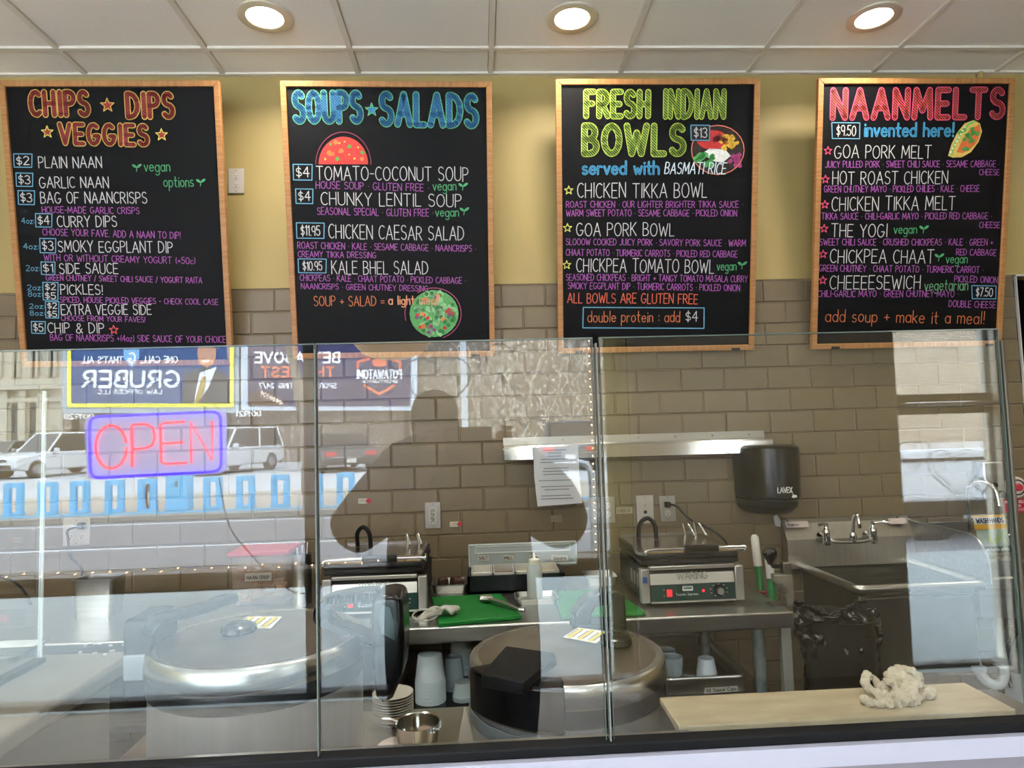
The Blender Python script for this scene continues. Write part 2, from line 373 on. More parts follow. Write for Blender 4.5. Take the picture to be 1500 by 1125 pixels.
# ---------------------------------------------------------------- chalkboard menus
OAK = mat('oak_frame', '#b98752', .45, col2='#a06b3a', nscale=14, stretch=(1, 1, 9), bump=.15, bscale=50)
OAKH = mat('oak_frame_across', '#b98752', .45, col2='#a06b3a', nscale=14, stretch=(9, 1, 1), bump=.15, bscale=50)
CHALK = mat('black_writing_panel', '#09090b', .6, spec=.2, noise=.25, nscale=3)
def ink(col, n=None): return mat('marker_'+col.strip('#'), col, .55, noise=.12, nscale=90)
def hatch(name, c1, c2, freq=230, ang=45):
    if name in MATS: return MATS[name]
    m = mat(name, c1, .55); N = m.node_tree.nodes; L = m.node_tree.links
    tc = N.new('ShaderNodeTexCoord'); mp = N.new('ShaderNodeMapping'); mp.inputs['Rotation'].default_value = (0, math.radians(ang), 0)
    wv = N.new('ShaderNodeTexWave'); wv.inputs['Scale'].default_value = freq/6.28; wv.inputs['Distortion'].default_value = 1.2; wv.inputs['Detail Scale'].default_value = .2; wv.wave_profile = 'SIN'
    cr_ = N.new('ShaderNodeValToRGB'); cr_.color_ramp.elements[0].position = .38; cr_.color_ramp.elements[1].position = .5
    cr_.color_ramp.elements[0].color = lin(c2); cr_.color_ramp.elements[1].color = lin(c1)
    L.new(tc.outputs['Object'], mp.inputs[0]); L.new(mp.outputs[0], wv.inputs[0]); L.new(wv.outputs[1], cr_.inputs[0]); L.new(cr_.outputs[0], N['Principled BSDF'].inputs['Base Color'])
    return m
WH, PU, BL, GR, OR_ = '#cfcdc9', '#b25cb2', '#6aa8c4', '#50a86e', '#d07444'
POSE = [(-1.5161, -.0404, .33, .1684, -.0161, -.0266, .9056, 1.1926), (-.3685, -.0214, .3421, .183, -.0104, -.0059, .8943, 1.1793),
        (.811, -.0285, .3403, .1775, -.005, -.0107, .8965, 1.1858), (1.9747, -.0361, .3317, .1655, -.0048, -.0076, .8971, 1.1941)]
CLIPS = [[], [(795, 1125)], [(130, 1120), (738, 1104)], [(190, 1098), (790, 1080)]]
class Board:
    def __init__(s, i, label, ox):
        X, Y, Z, t, r, yw, w_, h_ = POSE[i]; s.w, s.h, s.ox = w_, h_, ox
        R = Matrix.Rotation(yw, 3, 'Z') @ Matrix.Rotation(t, 3, 'X') @ Matrix.Rotation(-r, 3, 'Y')
        s.t = thing('menu_board', label, 'menu board', (X, Y, Z+CAMZ), 'chalkboard menus hung along the back wall')
        s.t.rotation_euler = R.to_euler(); s.R, s.o = R, Vector((X, Y, Z+CAMZ)); s.n = R @ Vector((0, -1, 0))
        f = .0245; t_ = .02
        MB().bx(-w_/2+f*.6, w_/2-f*.6, -.006, .004, f*.6, h_-f*.6).build('writing_panel', CHALK, s.t)
        for nm, q, hz in (('frame_rail', [(-w_/2, 0), (w_/2, 0), (w_/2-f, f), (-w_/2+f, f)], 1), ('frame_rail', [(-w_/2, h_), (w_/2, h_), (w_/2-f, h_-f), (-w_/2+f, h_-f)], 1),
                          ('frame_rail', [(-w_/2, 0), (-w_/2+f, f), (-w_/2+f, h_-f), (-w_/2, h_)], 0), ('frame_rail', [(w_/2, 0), (w_/2-f, f), (w_/2-f, h_-f), (w_/2, h_)], 0)):
            MB().prism(q, lambda u, v, h: (u, h, v), -t_+.004, .008).build(nm, OAKH if hz else OAK, s.t, bevel=.0025)
        s.k = 0
        for cx, cy_ in CLIPS[i]:
            u = s.loc(cx, cy_)[0]; MB().box((u, -.018, .006), (.036, .012, .012)).build('frame_clip', BLACKM, s.t, bevel=.002)
    def loc(s, cx, cy_):
        px, py = s.ox+cx*.37345, 100+cy_*.37345
        d = ray(px, py); tt = (s.o-CAM).dot(s.n)/d.dot(s.n); p = s.R.transposed() @ (CAM+d*tt-s.o); return (p.x, p.z)
    def fn(s, u, v, h): return (u, -.0065-h, v)
    def line(s, text, x0, x1, yb, cap, col, yb1=None, hw=.0022, jit=.03, **k):
        mb = MB(); a, b = s.loc(x0, yb), s.loc(x1, yb if yb1 is None else yb1); top = s.loc(x0, yb-cap)
        write(mb, text, a, b, top[1]-a[1], s.fn, hw, .0004+.00002*s.k, jit, **k); s.k = (s.k+1) % 9
        mb.build('lettering', ink(col), s.t, smooth=0, fix=False)
    def head(s, text, x0, x1, yb, top, c_out, c_fill, name, ang=45, yb1=None, w_=.0125, c_bg='#141416', freq=230):
        a, b = s.loc(x0, yb), s.loc(x1, yb if yb1 is None else yb1); t_ = s.loc(x0, top); g = w_
        a = (a[0]+g, a[1]+g); b = (b[0]-g, b[1]+g)
        for mm, hw, h in ((ink(c_out), w_+.0022, .0004), (hatch(name, c_fill, c_bg, freq, ang), w_-.0012, .0009)):
            mb = MB(); write(mb, text, a, b, t_[1]-a[1]-g, s.fn, hw, h, 0, disc=8, gap=.3); mb.build('headline', mm, s.t, smooth=0, fix=False)
    def box_(s, x0, y0, x1, y1, text, col=BL, tcol=WH, cap=None, hw=.002):
        mb = MB(); q = [s.loc(x0, y0), s.loc(x1, y0+1), s.loc(x1-1, y1), s.loc(x0+2, y1-1)]
        ribbon(mb, q+[q[0]], s.fn, hw, .0005); mb.build('price_box', ink(col), s.t, smooth=0, fix=False)
        if isinstance(text, str): text = [text]
        n = len(text); hh = (y1-y0)/n
        for i, t_ in enumerate(text):
            cp_ = hh*(.62 if n == 1 else .68); yb = y0+hh*(i+.5)+cp_/2
            s.line(t_, x0+(x1-x0)*.17, x1-(x1-x0)*.15, yb, cp_, tcol, hw=.002)
    def star(s, cx, cy_, r, col, fill=None):
        c = s.loc(cx, cy_); rr = abs(s.loc(cx+r, cy_)[0]-c[0]); mb = MB(); p = star_pts(c[0], c[1], rr)
        ribbon(mb, p+[p[0]], s.fn, .0018, .0007); mb.build('star', ink(col), s.t, smooth=0, fix=False)
        if fill:
            mb = MB(); P = [s.fn(x, y, .0004) for x, y in p]+[s.fn(c[0], c[1], .0004)]
            mb.add(P, [(i, (i+1) % 10, 10) for i in range(10)]); mb.build('star_fill', ink(fill), s.t, smooth=0, fix=False)
    def sprout(s, cx, cy_, k=1):
        mb = MB(); c = s.loc(cx, cy_); u = abs(s.loc(cx+10, cy_)[0]-c[0])/10*k
        for ex, ey, rx, ry, a in ((-9, 8, 10, 5, -.6), (10, 9, 11, 5, .6)):
            poly(mb, [(c[0]+u*(ex+rx*math.cos(q)*math.cos(a)-ry*math.sin(q)*math.sin(a)), c[1]+u*(ey+rx*math.cos(q)*math.sin(a)+ry*math.sin(q)*math.cos(a))) for q in [i*.5236 for i in range(12)]], s.fn, .0005)
        ribbon(mb, [(c[0]-u*2, c[1]-u*12), (c[0], c[1]), (c[0]+2*u, c[1]+5*u)], s.fn, .0018, .0005)
        mb.build('sprout_drawing', ink(GR), s.t, smooth=0, fix=False)
    def blob(s, pts, col, name='drawing', h=.0006):
        mb = MB(); poly(mb, [s.loc(*p) for p in pts], s.fn, h); mb.build(name, ink(col), s.t, smooth=0, fix=False)
    def blobs(s, lst, col, name='drawing_detail', h=.001):
        mb = MB(); r_ = random.Random(len(lst)*7+int(h*1e5))
        for cx, cy_, rr in lst:
            n = 9; poly(mb, [s.loc(cx+rr*r_.uniform(.7, 1.1)*math.cos(i*6.283/n), cy_+rr*r_.uniform(.6, 1.1)*math.sin(i*6.283/n)) for i in range(n)], s.fn, h)
        o = mb.build(name, ink(col), s.t, smooth=0, fix=False); o['kind'] = 'stuff'
    def curve(s, pts, col, hw=.002, name='drawing_outline', h=.0012):
        mb = MB(); ribbon(mb, [s.loc(*p) for p in pts], s.fn, hw, h); mb.build(name, ink(col), s.t, smooth=0, fix=False)
D = ' \u00b7 '
def many(b, rows):
    for r in rows:
        t, x0, x1, yb, cap, col = r[:6]; yb1 = r[6] if len(r) > 6 else None
        b.line(t, x0, x1, yb, cap, col, yb1, hw=.00185 if cap > 30 else .00135)
# --- chips, dips, veggies
b = Board(0, 'black menu board headed chips, dips and veggies in red block letters', 0)
b.head('CHIPS', 118, 362, 195, 85, '#d9b455', '#9c2c22', 'hatch_red', w_=.0105, c_bg='#5c1712'); b.star(425, 147, 28, '#d9b455', '#9c2c22'); b.head('DIPS', 497, 692, 203, 92, '#d9b455', '#9c2c22', 'hatch_red', w_=.0105)
b.head('VEGGIES', 233, 592, 305, 212, '#d9b455', '#9c2c22', 'hatch_red', yb1=311, w_=.0095); b.star(190, 252, 24, '#e8d66a', '#9c2c22'); b.star(637, 263, 24, '#e8d66a', '#9c2c22')
for q in ((58, 337, 130, 390, '$2'), (67, 412, 133, 465, '$3'), (75, 481, 140, 536, '$3'), (143, 571, 208, 624, '$4'), (160, 668, 223, 725, '$3'), (165, 760, 220, 810, '$1'), (172, 840, 232, 910, ('$2', '$5')), (182, 915, 235, 980, ('$2', '$5')), (127, 993, 182, 1040, '$5')): b.box_(*q)
many(b, [('PLAIN NAAN', 157, 403, 392, 44, WH), ('GARLIC NAAN', 160, 430, 470, 43, WH), ('BAG OF NAANCRISPS', 165, 580, 530, 43, WH), ('HOUSE-MADE GARLIC CRISPS', 170, 550, 568, 25, PU, 572),
 ('4oz:', 90, 138, 610, 22, BL), ('CURRY DIPS', 230, 462, 623, 42, WH), ('CHOOSE YOUR FAVE. ADD A NAAN TO DIP!', 172, 710, 655, 26, PU, 670), ('4oz:', 97, 155, 710, 22, BL), ('SMOKY EGGPLANT DIP', 233, 680, 720, 43, WH, 724),
 ('WITH OR WITHOUT CREAMY YOGURT (+50c)', 177, 768, 755, 25, PU, 768), ('2oz:', 107, 160, 795, 22, BL), ('SIDE SAUCE', 238, 467, 806, 40, WH), ('GREEN CHUTNEY / SWEET CHILI SAUCE / YOGURT RAITA', 185, 795, 832, 22, PU, 843),
 ('2oz:', 112, 170, 870, 20, BL), ('8oz:', 115, 170, 895, 20, BL), ('PICKLES!', 243, 406, 887, 38, WH), ('SPICED, HOUSE PICKLED VEGGIES - CHECK COOL CASE', 240, 858, 918, 22, PU, 928), ('2oz:', 120, 179, 942, 18, BL), ('8oz:', 122, 179, 969, 18, BL),
 ('EXTRA VEGGIE SIDE', 245, 597, 966, 39, WH), ('CHOOSE FROM YOUR FAVES!', 245, 572, 989, 20, PU, 996), ('CHIP & DIP', 193, 412, 1038, 39, WH), ('BAG OF NAANCRISPS +(4oz) SIDE SAUCE OF YOUR CHOICE', 202, 888, 1068, 25, PU, 1076),
 ('vegan', 570, 670, 406, 42, GR), ('options', 646, 762, 466, 42, GR)])
b.sprout(540, 393); b.sprout(790, 451); b.star(450, 1026, 18, '#e0555a')
# --- soups and salads
b = Board(1, 'black menu board headed soups and salads in teal block letters', 400)
b.head('SOUPS', 78, 357, 222, 86, '#5fb079', '#1f77a8', 'hatch_teal', w_=.0125, c_bg='#0f3f66'); b.star(388, 165, 26, '#5fb079', '#1f77a8'); b.head('SALADS', 415, 808, 232, 90, '#5fb079', '#1f77a8', 'hatch_teal', yb1=240, w_=.0125)
b.blob(ell(277, 378, 97, 108, 180, 360), '#d13a30', 'soup_drawing')
b.curve(ell(277, 378, 108, 126, 180, 360), '#8e3a52'); b.blobs([(248, 292, 12), (224, 335, 13), (268, 325, 12), (350, 358, 10), (236, 338, 8)], '#ef7d3a'); b.blobs([(300, 308, 9), (253, 357, 9), (352, 332, 9), (228, 300, 6)], '#5aa843', h=.0013)
b.blobs([(320, 355, 5), (282, 290, 4), (206, 358, 5), (262, 296, 4), (300, 340, 4), (335, 312, 4)], '#f1c84c', h=.0014)
for q in ((80, 378, 155, 440, '$4'), (90, 474, 158, 532, '$4'), (93, 607, 202, 668, '$11.95'), (100, 748, 210, 803, '$10.95')): b.box_(*q)
many(b, [('TOMATO-COCONUT SOUP', 172, 765, 438, 54, WH, 444), ('HOUSE SOUP'+D+'GLUTEN FREE'+D.rstrip(), 170, 610, 472, 28, PU, 484), ('vegan', 628, 718, 480, 38, GR), ('CHUNKY LENTIL SOUP', 190, 738, 537, 50, WH, 545),
 ('SEASONAL SPECIAL'+D+'GLUTEN FREE'+D.rstrip(), 175, 628, 575, 28, PU, 582), ('vegan', 638, 728, 582, 36, GR), ('CHICKEN CAESAR SALAD', 220, 748, 668, 54, WH, 676), ('ROAST CHICKEN'+D+'KALE'+D+'SESAME CABBAGE'+D+'NAANCRISPS'+D.rstrip(), 98, 795, 707, 25, PU, 720),
 ('CREAMY TIKKA DRESSING', 100, 405, 741, 23, PU, 745), ('KALE BHEL SALAD', 232, 608, 808, 50, WH), ('CHICKPEAS'+D+'KALE'+D+'CHAAT POTATO'+D+'PICKLED CABBAGE'+D.rstrip(), 107, 755, 833, 24, PU, 845),
 ('NAANCRISPS'+D+'GREEN CHUTNEY DRESSING', 112, 608, 865, 22, PU, 875), ('SOUP + SALAD =', 162, 437, 932, 38, OR_)])
b.sprout(745, 467); b.sprout(750, 563)
b.blob(ell(632, 962, 96, 92), '#5da65c', 'salad_drawing'); pol = lambda r: (lambda a, q: (632+r*q*math.cos(a), 962+r*q*math.sin(a)))(rs_.uniform(0, 6.28), rs_.random()**.5); rs_ = random.Random(5)
b.blobs([(*pol(82), 16) for _ in range(34)], '#8fc98a'); b.blobs([(*pol(82), 9) for _ in range(26)], '#2f7d3c', h=.0014)
b.blobs([(*pol(76), 9) for _ in range(9)], '#c9333c', h=.0017); b.blobs([(*pol(76), 9) for _ in range(7)], '#e88b3c', h=.0018); b.blobs([(*pol(78), 8) for _ in range(7)], '#84417e', h=.0019)
b.curve(ell(630, 962, 108, 100, -125, 70), '#a84a6e', h=.002); b.curve(ell(630, 962, 112, 104, 165, 215, 8), '#a84a6e', h=.002); o_ = b.fn; b.fn = lambda u, v, h: (u, -.0095-h, v); b.line('a light meal!', 455, 652, 926, 34, '#f7ad80', hw=.0024); b.fn = o_
# --- fresh indian bowls
b = Board(2, 'black menu board headed fresh indian bowls in lime block letters', 800)
b.head('FRESH', 146, 408, 200, 84, '#b9cf52', '#8fae38', 'hatch_lime', w_=.011); b.head('INDIAN', 455, 702, 202, 82, '#b9cf52', '#8fae38', 'hatch_lime', w_=.0095); b.head('BOWLS', 138, 547, 348, 216, '#b9cf52', '#8fae38', 'hatch_lime', w_=.0125)
b.blob(ell(670, 322, 98, 92), '#2b1a14', 'rice_bowl_drawing', h=.0003); b.blob(ell(650, 282, 62, 38), '#c8322c', h=.0006); b.blobs([(676+rs_.uniform(-24, 24), 268+rs_.uniform(-18, 18), 12) for _ in range(8)], '#7d2620')
b.blob([(612, 335), (640, 315), (700, 320), (722, 345), (690, 372), (650, 365)], '#ecebe6'); b.blobs([(722+rs_.uniform(-38, 28), 298+rs_.uniform(-32, 26), 9) for _ in range(24)], '#e9b93c'); b.blobs([(737+rs_.uniform(-22, 22), 362+rs_.uniform(-20, 22), 11) for _ in range(10)], '#a83a78')
b.blobs([(612+rs_.uniform(-28, 38), 358+rs_.uniform(-32, 26), 13) for _ in range(14)], '#54ad5c', h=.0013); b.curve(ell(671, 322, 103, 96), '#d97a62', .0024)
b.blob([(563, 223), (641, 223), (641, 287), (563, 287)], '#141416', 'price_panel', h=.0016)
o_ = b.fn; b.fn = lambda u, v, h: (u, -.0085-h, v); b.box_(565, 225, 639, 285, '$13'); b.fn = o_
b.line('served with', 142, 440, 416, 50, '#57aed6', hw=.0048, jit=0); b.line('served with', 142, 440, 416, 50, '#2f7fae', hw=.0026, jit=0)
b.fn = lambda u, v, h: (u, -.0085-h, v); b.line('BASMATI RICE', 462, 700, 416, 44, '#dcecf2', slant=.18); b.fn = o_
for y, x in ((480, 88), (627, 83), (772, 80)): b.star(x, y, 17, '#dfe06a')
many(b, [('CHICKEN TIKKA BOWL', 122, 628, 508, 57, WH), ('ROAST CHICKEN'+D+'OUR LIGHTER BRIGHTER TIKKA SAUCE'+D.rstrip(), 78, 768, 547, 25, PU), ('WARM SWEET POTATO'+D+'SESAME CABBAGE'+D+'PICKLED ONION', 78, 745, 581, 25, PU), ('GOA PORK BOWL', 118, 500, 658, 50, WH),
 ('SLOOOW COOKED JUICY PORK'+D+'SAVORY PORK SAUCE'+D+'WARM', 77, 780, 693, 25, PU, 699), ('CHAAT POTATO'+D+'TURMERIC CARROTS'+D+'PICKLED RED CABBAGE', 77, 747, 735, 25, PU, 742), ('CHICKPEA TOMATO BOWL', 118, 655, 798, 52, WH, 804), ('vegan', 668, 743, 793, 36, GR),
 ('SEASONED CHICKPEAS'+D+'BRIGHT + TANGY TOMATO MASALA CURRY', 77, 787, 832, 25, PU, 839), ('SMOKY EGGPLANT DIP'+D+'TURMERIC CARROTS'+D+'PICKLED ONION', 84, 757, 865, 25, PU, 874), ('ALL BOWLS ARE GLUTEN FREE', 83, 592, 920, 38, '#e0664a', 924),
 ('double protein : add', 162, 522, 995, 42, OR_), ('$4', 545, 592, 993, 38, WH)]); b.sprout(767, 775)
mb = MB(); q = [b.loc(145, 938), b.loc(618, 940), b.loc(617, 1020), b.loc(143, 1018)]; ribbon(mb, q+[q[0]], b.fn, .0022, .0005); mb.build('price_box', ink(BL), b.t, smooth=0, fix=False)
# --- naanmelts
b = Board(3, 'black menu board headed naanmelts in pink block letters', 1150)
b.head('NAANMELTS', 173, 857, 207, 78, '#e0527c', '#c9473f', 'hatch_pink', w_=.0115, yb1=203)
b.box_(180, 215, 290, 278, '$9.50'); b.line('invented here!', 308, 655, 268, 52, '#57aed6', hw=.0046, jit=0); b.line('invented here!', 308, 655, 268, 52, '#2f7fae', hw=.0026, jit=0)
b.blob([(635, 345), (648, 300), (670, 255), (700, 218), (735, 205), (760, 218), (768, 250), (755, 290), (725, 330), (690, 350), (655, 352)], '#d9b95e', 'sandwich_drawing')
b.blob([(668, 330), (690, 285), (722, 240), (758, 222), (762, 255), (745, 295), (715, 325), (690, 335)], '#dd6f35', h=.001); b.blobs([(700+rs_.uniform(-22, 48), 285+rs_.uniform(-55, 40), 10) for _ in range(14)], '#4f9c48', h=.0014)
b.curve([(648, 345), (660, 300), (685, 258), (715, 222), (740, 210)], '#6fc46b', .004); b.blobs([(645+i*8, 330-i*14, 4) for i in range(8)], '#f3efe0', h=.0016)
for y, x in ((325, 165), (437, 155), (536, 153), (630, 150), (730, 146), (832, 145)): b.star(x, y, 16, '#e8527a')
many(b, [('GOA PORK MELT', 190, 568, 354, 50, WH), ('JUICY PULLED PORK'+D+'SWEET CHILI SAUCE'+D+'SESAME CABBAGE'+D.rstrip(), 155, 835, 391, 25, PU, 388), ('CHEESE', 757, 835, 420, 22, PU), ('HOT ROAST CHICKEN', 183, 633, 458, 50, WH, 453),
 ('GREEN CHUTNEY MAYO'+D+'PICKLED CHILIES'+D+'KALE'+D+'CHEESE', 150, 757, 488, 25, PU, 485), ('CHICKEN TIKKA MELT', 180, 662, 560, 53, WH, 556), ('TIKKA SAUCE'+D+'CHILI-GARLIC MAYO'+D+'PICKLED RED CABBAGE'+D.rstrip(), 140, 805, 594, 25, PU, 592), ('CHEESE', 757, 837, 627, 23, PU),
 ('THE YOGI', 178, 395, 663, 50, WH), ('vegan', 423, 512, 649, 36, GR), ('SWEET CHILI SAUCE'+D+'CRUSHED CHICKPEAS'+D+'KALE'+D+'GREEN +', 133, 810, 695, 25, PU), ('RED CABBAGE', 667, 823, 733, 24, PU, 736), ('CHICKPEA CHAAT', 173, 578, 765, 52, WH), ('vegan', 627, 710, 765, 36, GR),
 ('GREEN CHUTNEY'+D+'CHAAT POTATO'+D+'TURMERIC CARROT'+D.rstrip(), 130, 772, 797, 25, PU, 803), ('PICKLED ONION', 660, 828, 838, 24, PU, 843), ('CHEEEESEWICH', 172, 525, 866, 52, WH), ('vegetarian', 543, 712, 871, 42, '#6fae7a'),
 ('CHILI-GARLIC MAYO'+D+'GREEN CHUTNEY MAYO'+D.rstrip(), 125, 675, 897, 25, PU), ('DOUBLE CHEESE', 638, 820, 936, 25, PU, 941), ('add soup + make it a meal!', 155, 775, 993, 48, OR_, 1003)])
b.box_(728, 853, 823, 905, '$7.50'); b.sprout(540, 634); b.sprout(600, 744)
# ---------------------------------------------------------------- shopfront behind the camera and the street, mirrored by the guard glass
WGL = glass('window_glass', 1.3)
FRAMEM = mat('dark_window_frame', '#2c2a28', .5)
FRONTW = mat('inner_front_wall', '#e2dccb', .7, noise=.05)
mx_ = lambda px, py=700: mir(px, py, Y=YF).x
SILL = mir(300, 833, Y=YF).z; SILB = mir(300, 868, Y=YF).z
WX0, WX1, WXM, MX0, MX1, DRX0, DRX1 = XL+.15, mx_(928), mx_(884), mx_(443), mx_(461), mx_(1322), mx_(1471)  # narrow sidelight added past the edge frame to backlight the curtain
WTOP = 2.95  # unseen upper glass added to bring daylight onto the ceiling
wf = bpy.data.objects.new('wall_front', None); COL.objects.link(wf); struct(wf)
for x0, x1, z0, z1 in ((XL, WX0, -.2, CEIL+.1), (WX1, DRX0, -.2, CEIL+.1), (DRX1, XR, -.2, CEIL+.1), (WX0, WX1, WTOP, CEIL+.1), (DRX0, DRX1, 2.8, CEIL+.1)):
    plate('wall_section', x0, x1, YF-.15, YF, z0, z1, FRONTW, wf)
wn = bpy.data.objects.new('window_1', None); COL.objects.link(wn); struct(wn)
for x0, x1, z0, z1 in ((WX0, WX1, WTOP-.05, WTOP), (WX0, WX0+.05, 0, WTOP), (WX1-.012, WX1, 0, WTOP), (WXM-.03, WXM, 0, WTOP), (MX0, MX1, 0, WTOP), (WX0, WX1, SILB, SILL-.02), (WX0, WX1, 0, .04)):
    plate('window_frame', x0, x1, YF-.11, YF-.03, z0, z1, FRAMEM, wn, bevel=.003)
plate('window_sill', WX0, WX1, YF-.12, YF+.12, SILL-.02, SILL, mat('sill_board', '#8d8a84', .4), wn, bevel=.003)
for x0, x1 in ((WX0, MX0), (MX1, WXM-.03), (WXM, WX1)):
    for z0, z1 in ((SILL, WTOP-.05), (.04, SILB)): plate('window_pane', x0, x1, YF-.073, YF-.067, z0, z1, WGL, wn)
# door with two panes, a bar and marker hearts
dr = bpy.data.objects.new('door_1', None); COL.objects.link(dr); struct(dr)
DZ = lambda py: mir(1395, py, Y=YF).z
z_a, z_b, z_c, z_d = DZ(576), DZ(606), DZ(737), DZ(806)
DOORF = mat('door_frame_grey', '#56524a', .5)
for x0, x1, z0, z1 in ((DRX0-.04, DRX0, 0, 2.8), (DRX1, DRX1+.04, 0, 2.8), (DRX0, DRX1, z_b, z_a), (DRX0, DRX1, 2.72, 2.8), (DRX0, DRX1, 0, .03)):
    plate('door_stile', x0, x1, YF-.1, YF-.04, z0, z1, DOORF, dr, bevel=.003)
for z0, z1 in ((.03, z_b), (z_a, 2.72)): plate('door_pane', DRX0, DRX1, YF-.073, YF-.067, z0, z1, WGL, dr)  # upper pane carried up out of view to let in more daylight
MB().tube([(DRX0+.03, YF+.03, (z_a+z_b)/2), (DRX1-.03, YF+.03, (z_a+z_b)/2)], .012).build('push_bar', mat('steel', '#c8c8c6', .25, 1), dr)
PAINTW = mat('white_window_marker', '#e9eef0', .7)
def heart(cx, cz, k, y):
    return [(cx+k*16*math.sin(t)**3/16, y, cz+k*(13*math.cos(t)-5*math.cos(2*t)-2*math.cos(3*t)-math.cos(4*t))/16) for t in [i*math.pi/14 for i in range(28)]]
hb = MB()
for px, py, k in ((1410, 690, .17), (1410, 690, .135), (1350, 665, .1), (1450, 710, .06), (1452, 710, .045)):
    p = mir(px, py, Y=YF); hb.tube(heart(p.x, p.z, k, YF-.06), .0028, 5, closed=True)
o = hb.build('marker_hearts', PAINTW, dr); o['kind'] = 'stuff'
hb = MB(); BLP = mat('pale_blue_window_marker', '#8fb6cc', .7)
for px, py, k in ((640, 560, .2), (752, 530, .16), (770, 640, .14)):
    p = mir(px, py, Y=YF); hb.tube(heart(p.x, p.z, k, YF-.06), .004, 5, closed=True)
o = hb.build('marker_hearts', BLP, wn); o['kind'] = 'stuff'
# cream curtain gathered at the window side
cu = MB(); c0, c1 = mx_(888), mx_(921); rings = []
for sgn in (0, 1):
    for z in (WTOP+.1, .1):
        rings.append((sgn, z))
n = 30; prof = [(c0+(c1-c0)*i/n, YF+.05+.012*math.sin(i*1.4)) for i in range(n+1)]
vs = [(x, y, z) for z in (.1, .9, 1.7, WTOP+.1) for x, y in prof]
cu.add(vs, [(r*(n+1)+i, r*(n+1)+i+1, (r+1)*(n+1)+i+1, (r+1)*(n+1)+i) for r in range(3) for i in range(n)])
o = cu.build('gathered_curtain', mat('cream_curtain_cloth', '#e6dfb8', .9, translucent=.5), None, smooth=60); tag(o, 'narrow cream curtain gathered at the end of the shop window', 'curtain')
m_ = o.modifiers.new('thick', 'SOLIDIFY'); m_.thickness = .004
# fairy lights along sill and window edge
t = thing('fairy_light_string', 'warm fairy light string along the window sill and edge', 'string lights', (WX0, YF+.03, SILL))
loc0 = Vector((WX0, YF+.03, SILL)); pts = []
for i in range(140):
    x = WX0+.1+(MX0-WX0+1.1)*i/139; pts.append((x, YF+.1, SILL+.012+.008*math.sin(i*.9)))
ed = [(mx_(872)-.015, YF+.03, SILL+.02+i*.045) for i in range(34)]
cb = MB().tube([Vector(p)-loc0 for p in pts], .0025, 5); cb.tube([Vector(p)-loc0 for p in ed], .0025, 5); cb.build('cable', mat('clear_cable', '#b0a99a', .4), t)
bb = MB()
for p in pts[::3]+ed[::1]: q = Vector(p)-loc0+Vector((0, .004, .008)); bb.lathe([(0, -.005), (.005, 0), (0, .006)], q, 6)
o = bb.build('bulb', mat('fairy_bulb', '#ffc890', .5, emit=30), t); o['kind'] = 'stuff'
# OPEN sign
SGY = YF+.14
sc_ = pts_c = mir(228, 651, Y=SGY)
sg = thing('open_sign', 'lit neon open sign with red letters and blue border hanging in the window', 'sign', sc_)
def S2(cx, cy_): p = mir(cx/3.748, 480+cy_/3.748, Y=SGY); return (p.x-sc_.x, p.z-sc_.z)
sfn = lambda u, v, h: (u, h, v)
def rr_(pts, f=.2):
    out = []; k = len(pts)
    for i in range(k):
        a, b, c = Vector(pts[i-1]), Vector(pts[i]), Vector(pts[(i+1) % k]); r = min((a-b).length, (c-b).length)*f
        p, q = b+(a-b).normalized()*r, b+(c-b).normalized()*r
        for j in range(5): t_ = j/4; out.append(tuple((1-t_)**2*p+2*t_*(1-t_)*b+t_*t_*q))
    return out
cor = [S2(455, 492), S2(1238, 452), S2(1240, 800), S2(470, 838)]
MB().prism(rr_(cor, .12), sfn, -.012, -.006).build('backing_panel', mat('glowing_blue_acrylic', '#c4c6f0', .3, alpha=.85, emit=3.2), sg)  # panel glow is emission set in the acrylic itself
BT = mat('blue_neon', '#3a1cff', .4, emit=10); RTB = mat('red_neon', '#ff3355', .4, emit=10)
q = [(p[0], .006, p[1]) for p in rr_([S2(490, 490), S2(1212, 460), S2(1216, 788), S2(497, 828)], .16)]
MB().tube(q, .0085, 8, closed=True).build('blue_border_tube', BT, sg)
for st in ([S2(*p) for p in ell(610, 655, 86, 118, 0, 350, 20)], [S2(728, 765), S2(722, 540), S2(735, 532), S2(800, 530), S2(840, 550), S2(850, 600), S2(835, 645), S2(800, 662), S2(728, 668)],
           [S2(1018, 516), S2(900, 524), S2(880, 535), S2(885, 735), S2(905, 748), S2(1028, 742)], [S2(888, 636), S2(1005, 630)], [S2(1050, 742), S2(1047, 520), S2(1165, 728), S2(1166, 512)]):
    MB().tube([(u, .006, v) for u, v in st], .0075, 7).build('red_letter_tube', RTB, sg)
hk = MB(); top = S2(850, 250); hk.tube([(S2(540, 480)[0], -.009, S2(540, 480)[1]), (top[0], -.009, top[1]+.2), (S2(1200, 455)[0], -.009, S2(1200, 455)[1])], .0015, 5).build('hanging_wire', BLACKM, sg)
CABLE = mat('black_cable', '#121212', .45)
p0 = Vector((S2(1170, 735)[0], -.015, S2(1170, 735)[1]))
cb = [mir(320, 700, Y=SGY), mir(335, 770, Y=SGY), mir(365, 810, Y=SGY+.05), mir(400, 845, Y=SGY+.05), mir(445, 870, Y=SGY+.03), mir(520, 835, Y=SGY)]
MB().tube([p-sc_ for p in spline(cb, 6)], .0035, 6).build('power_cord', CABLE, sg)
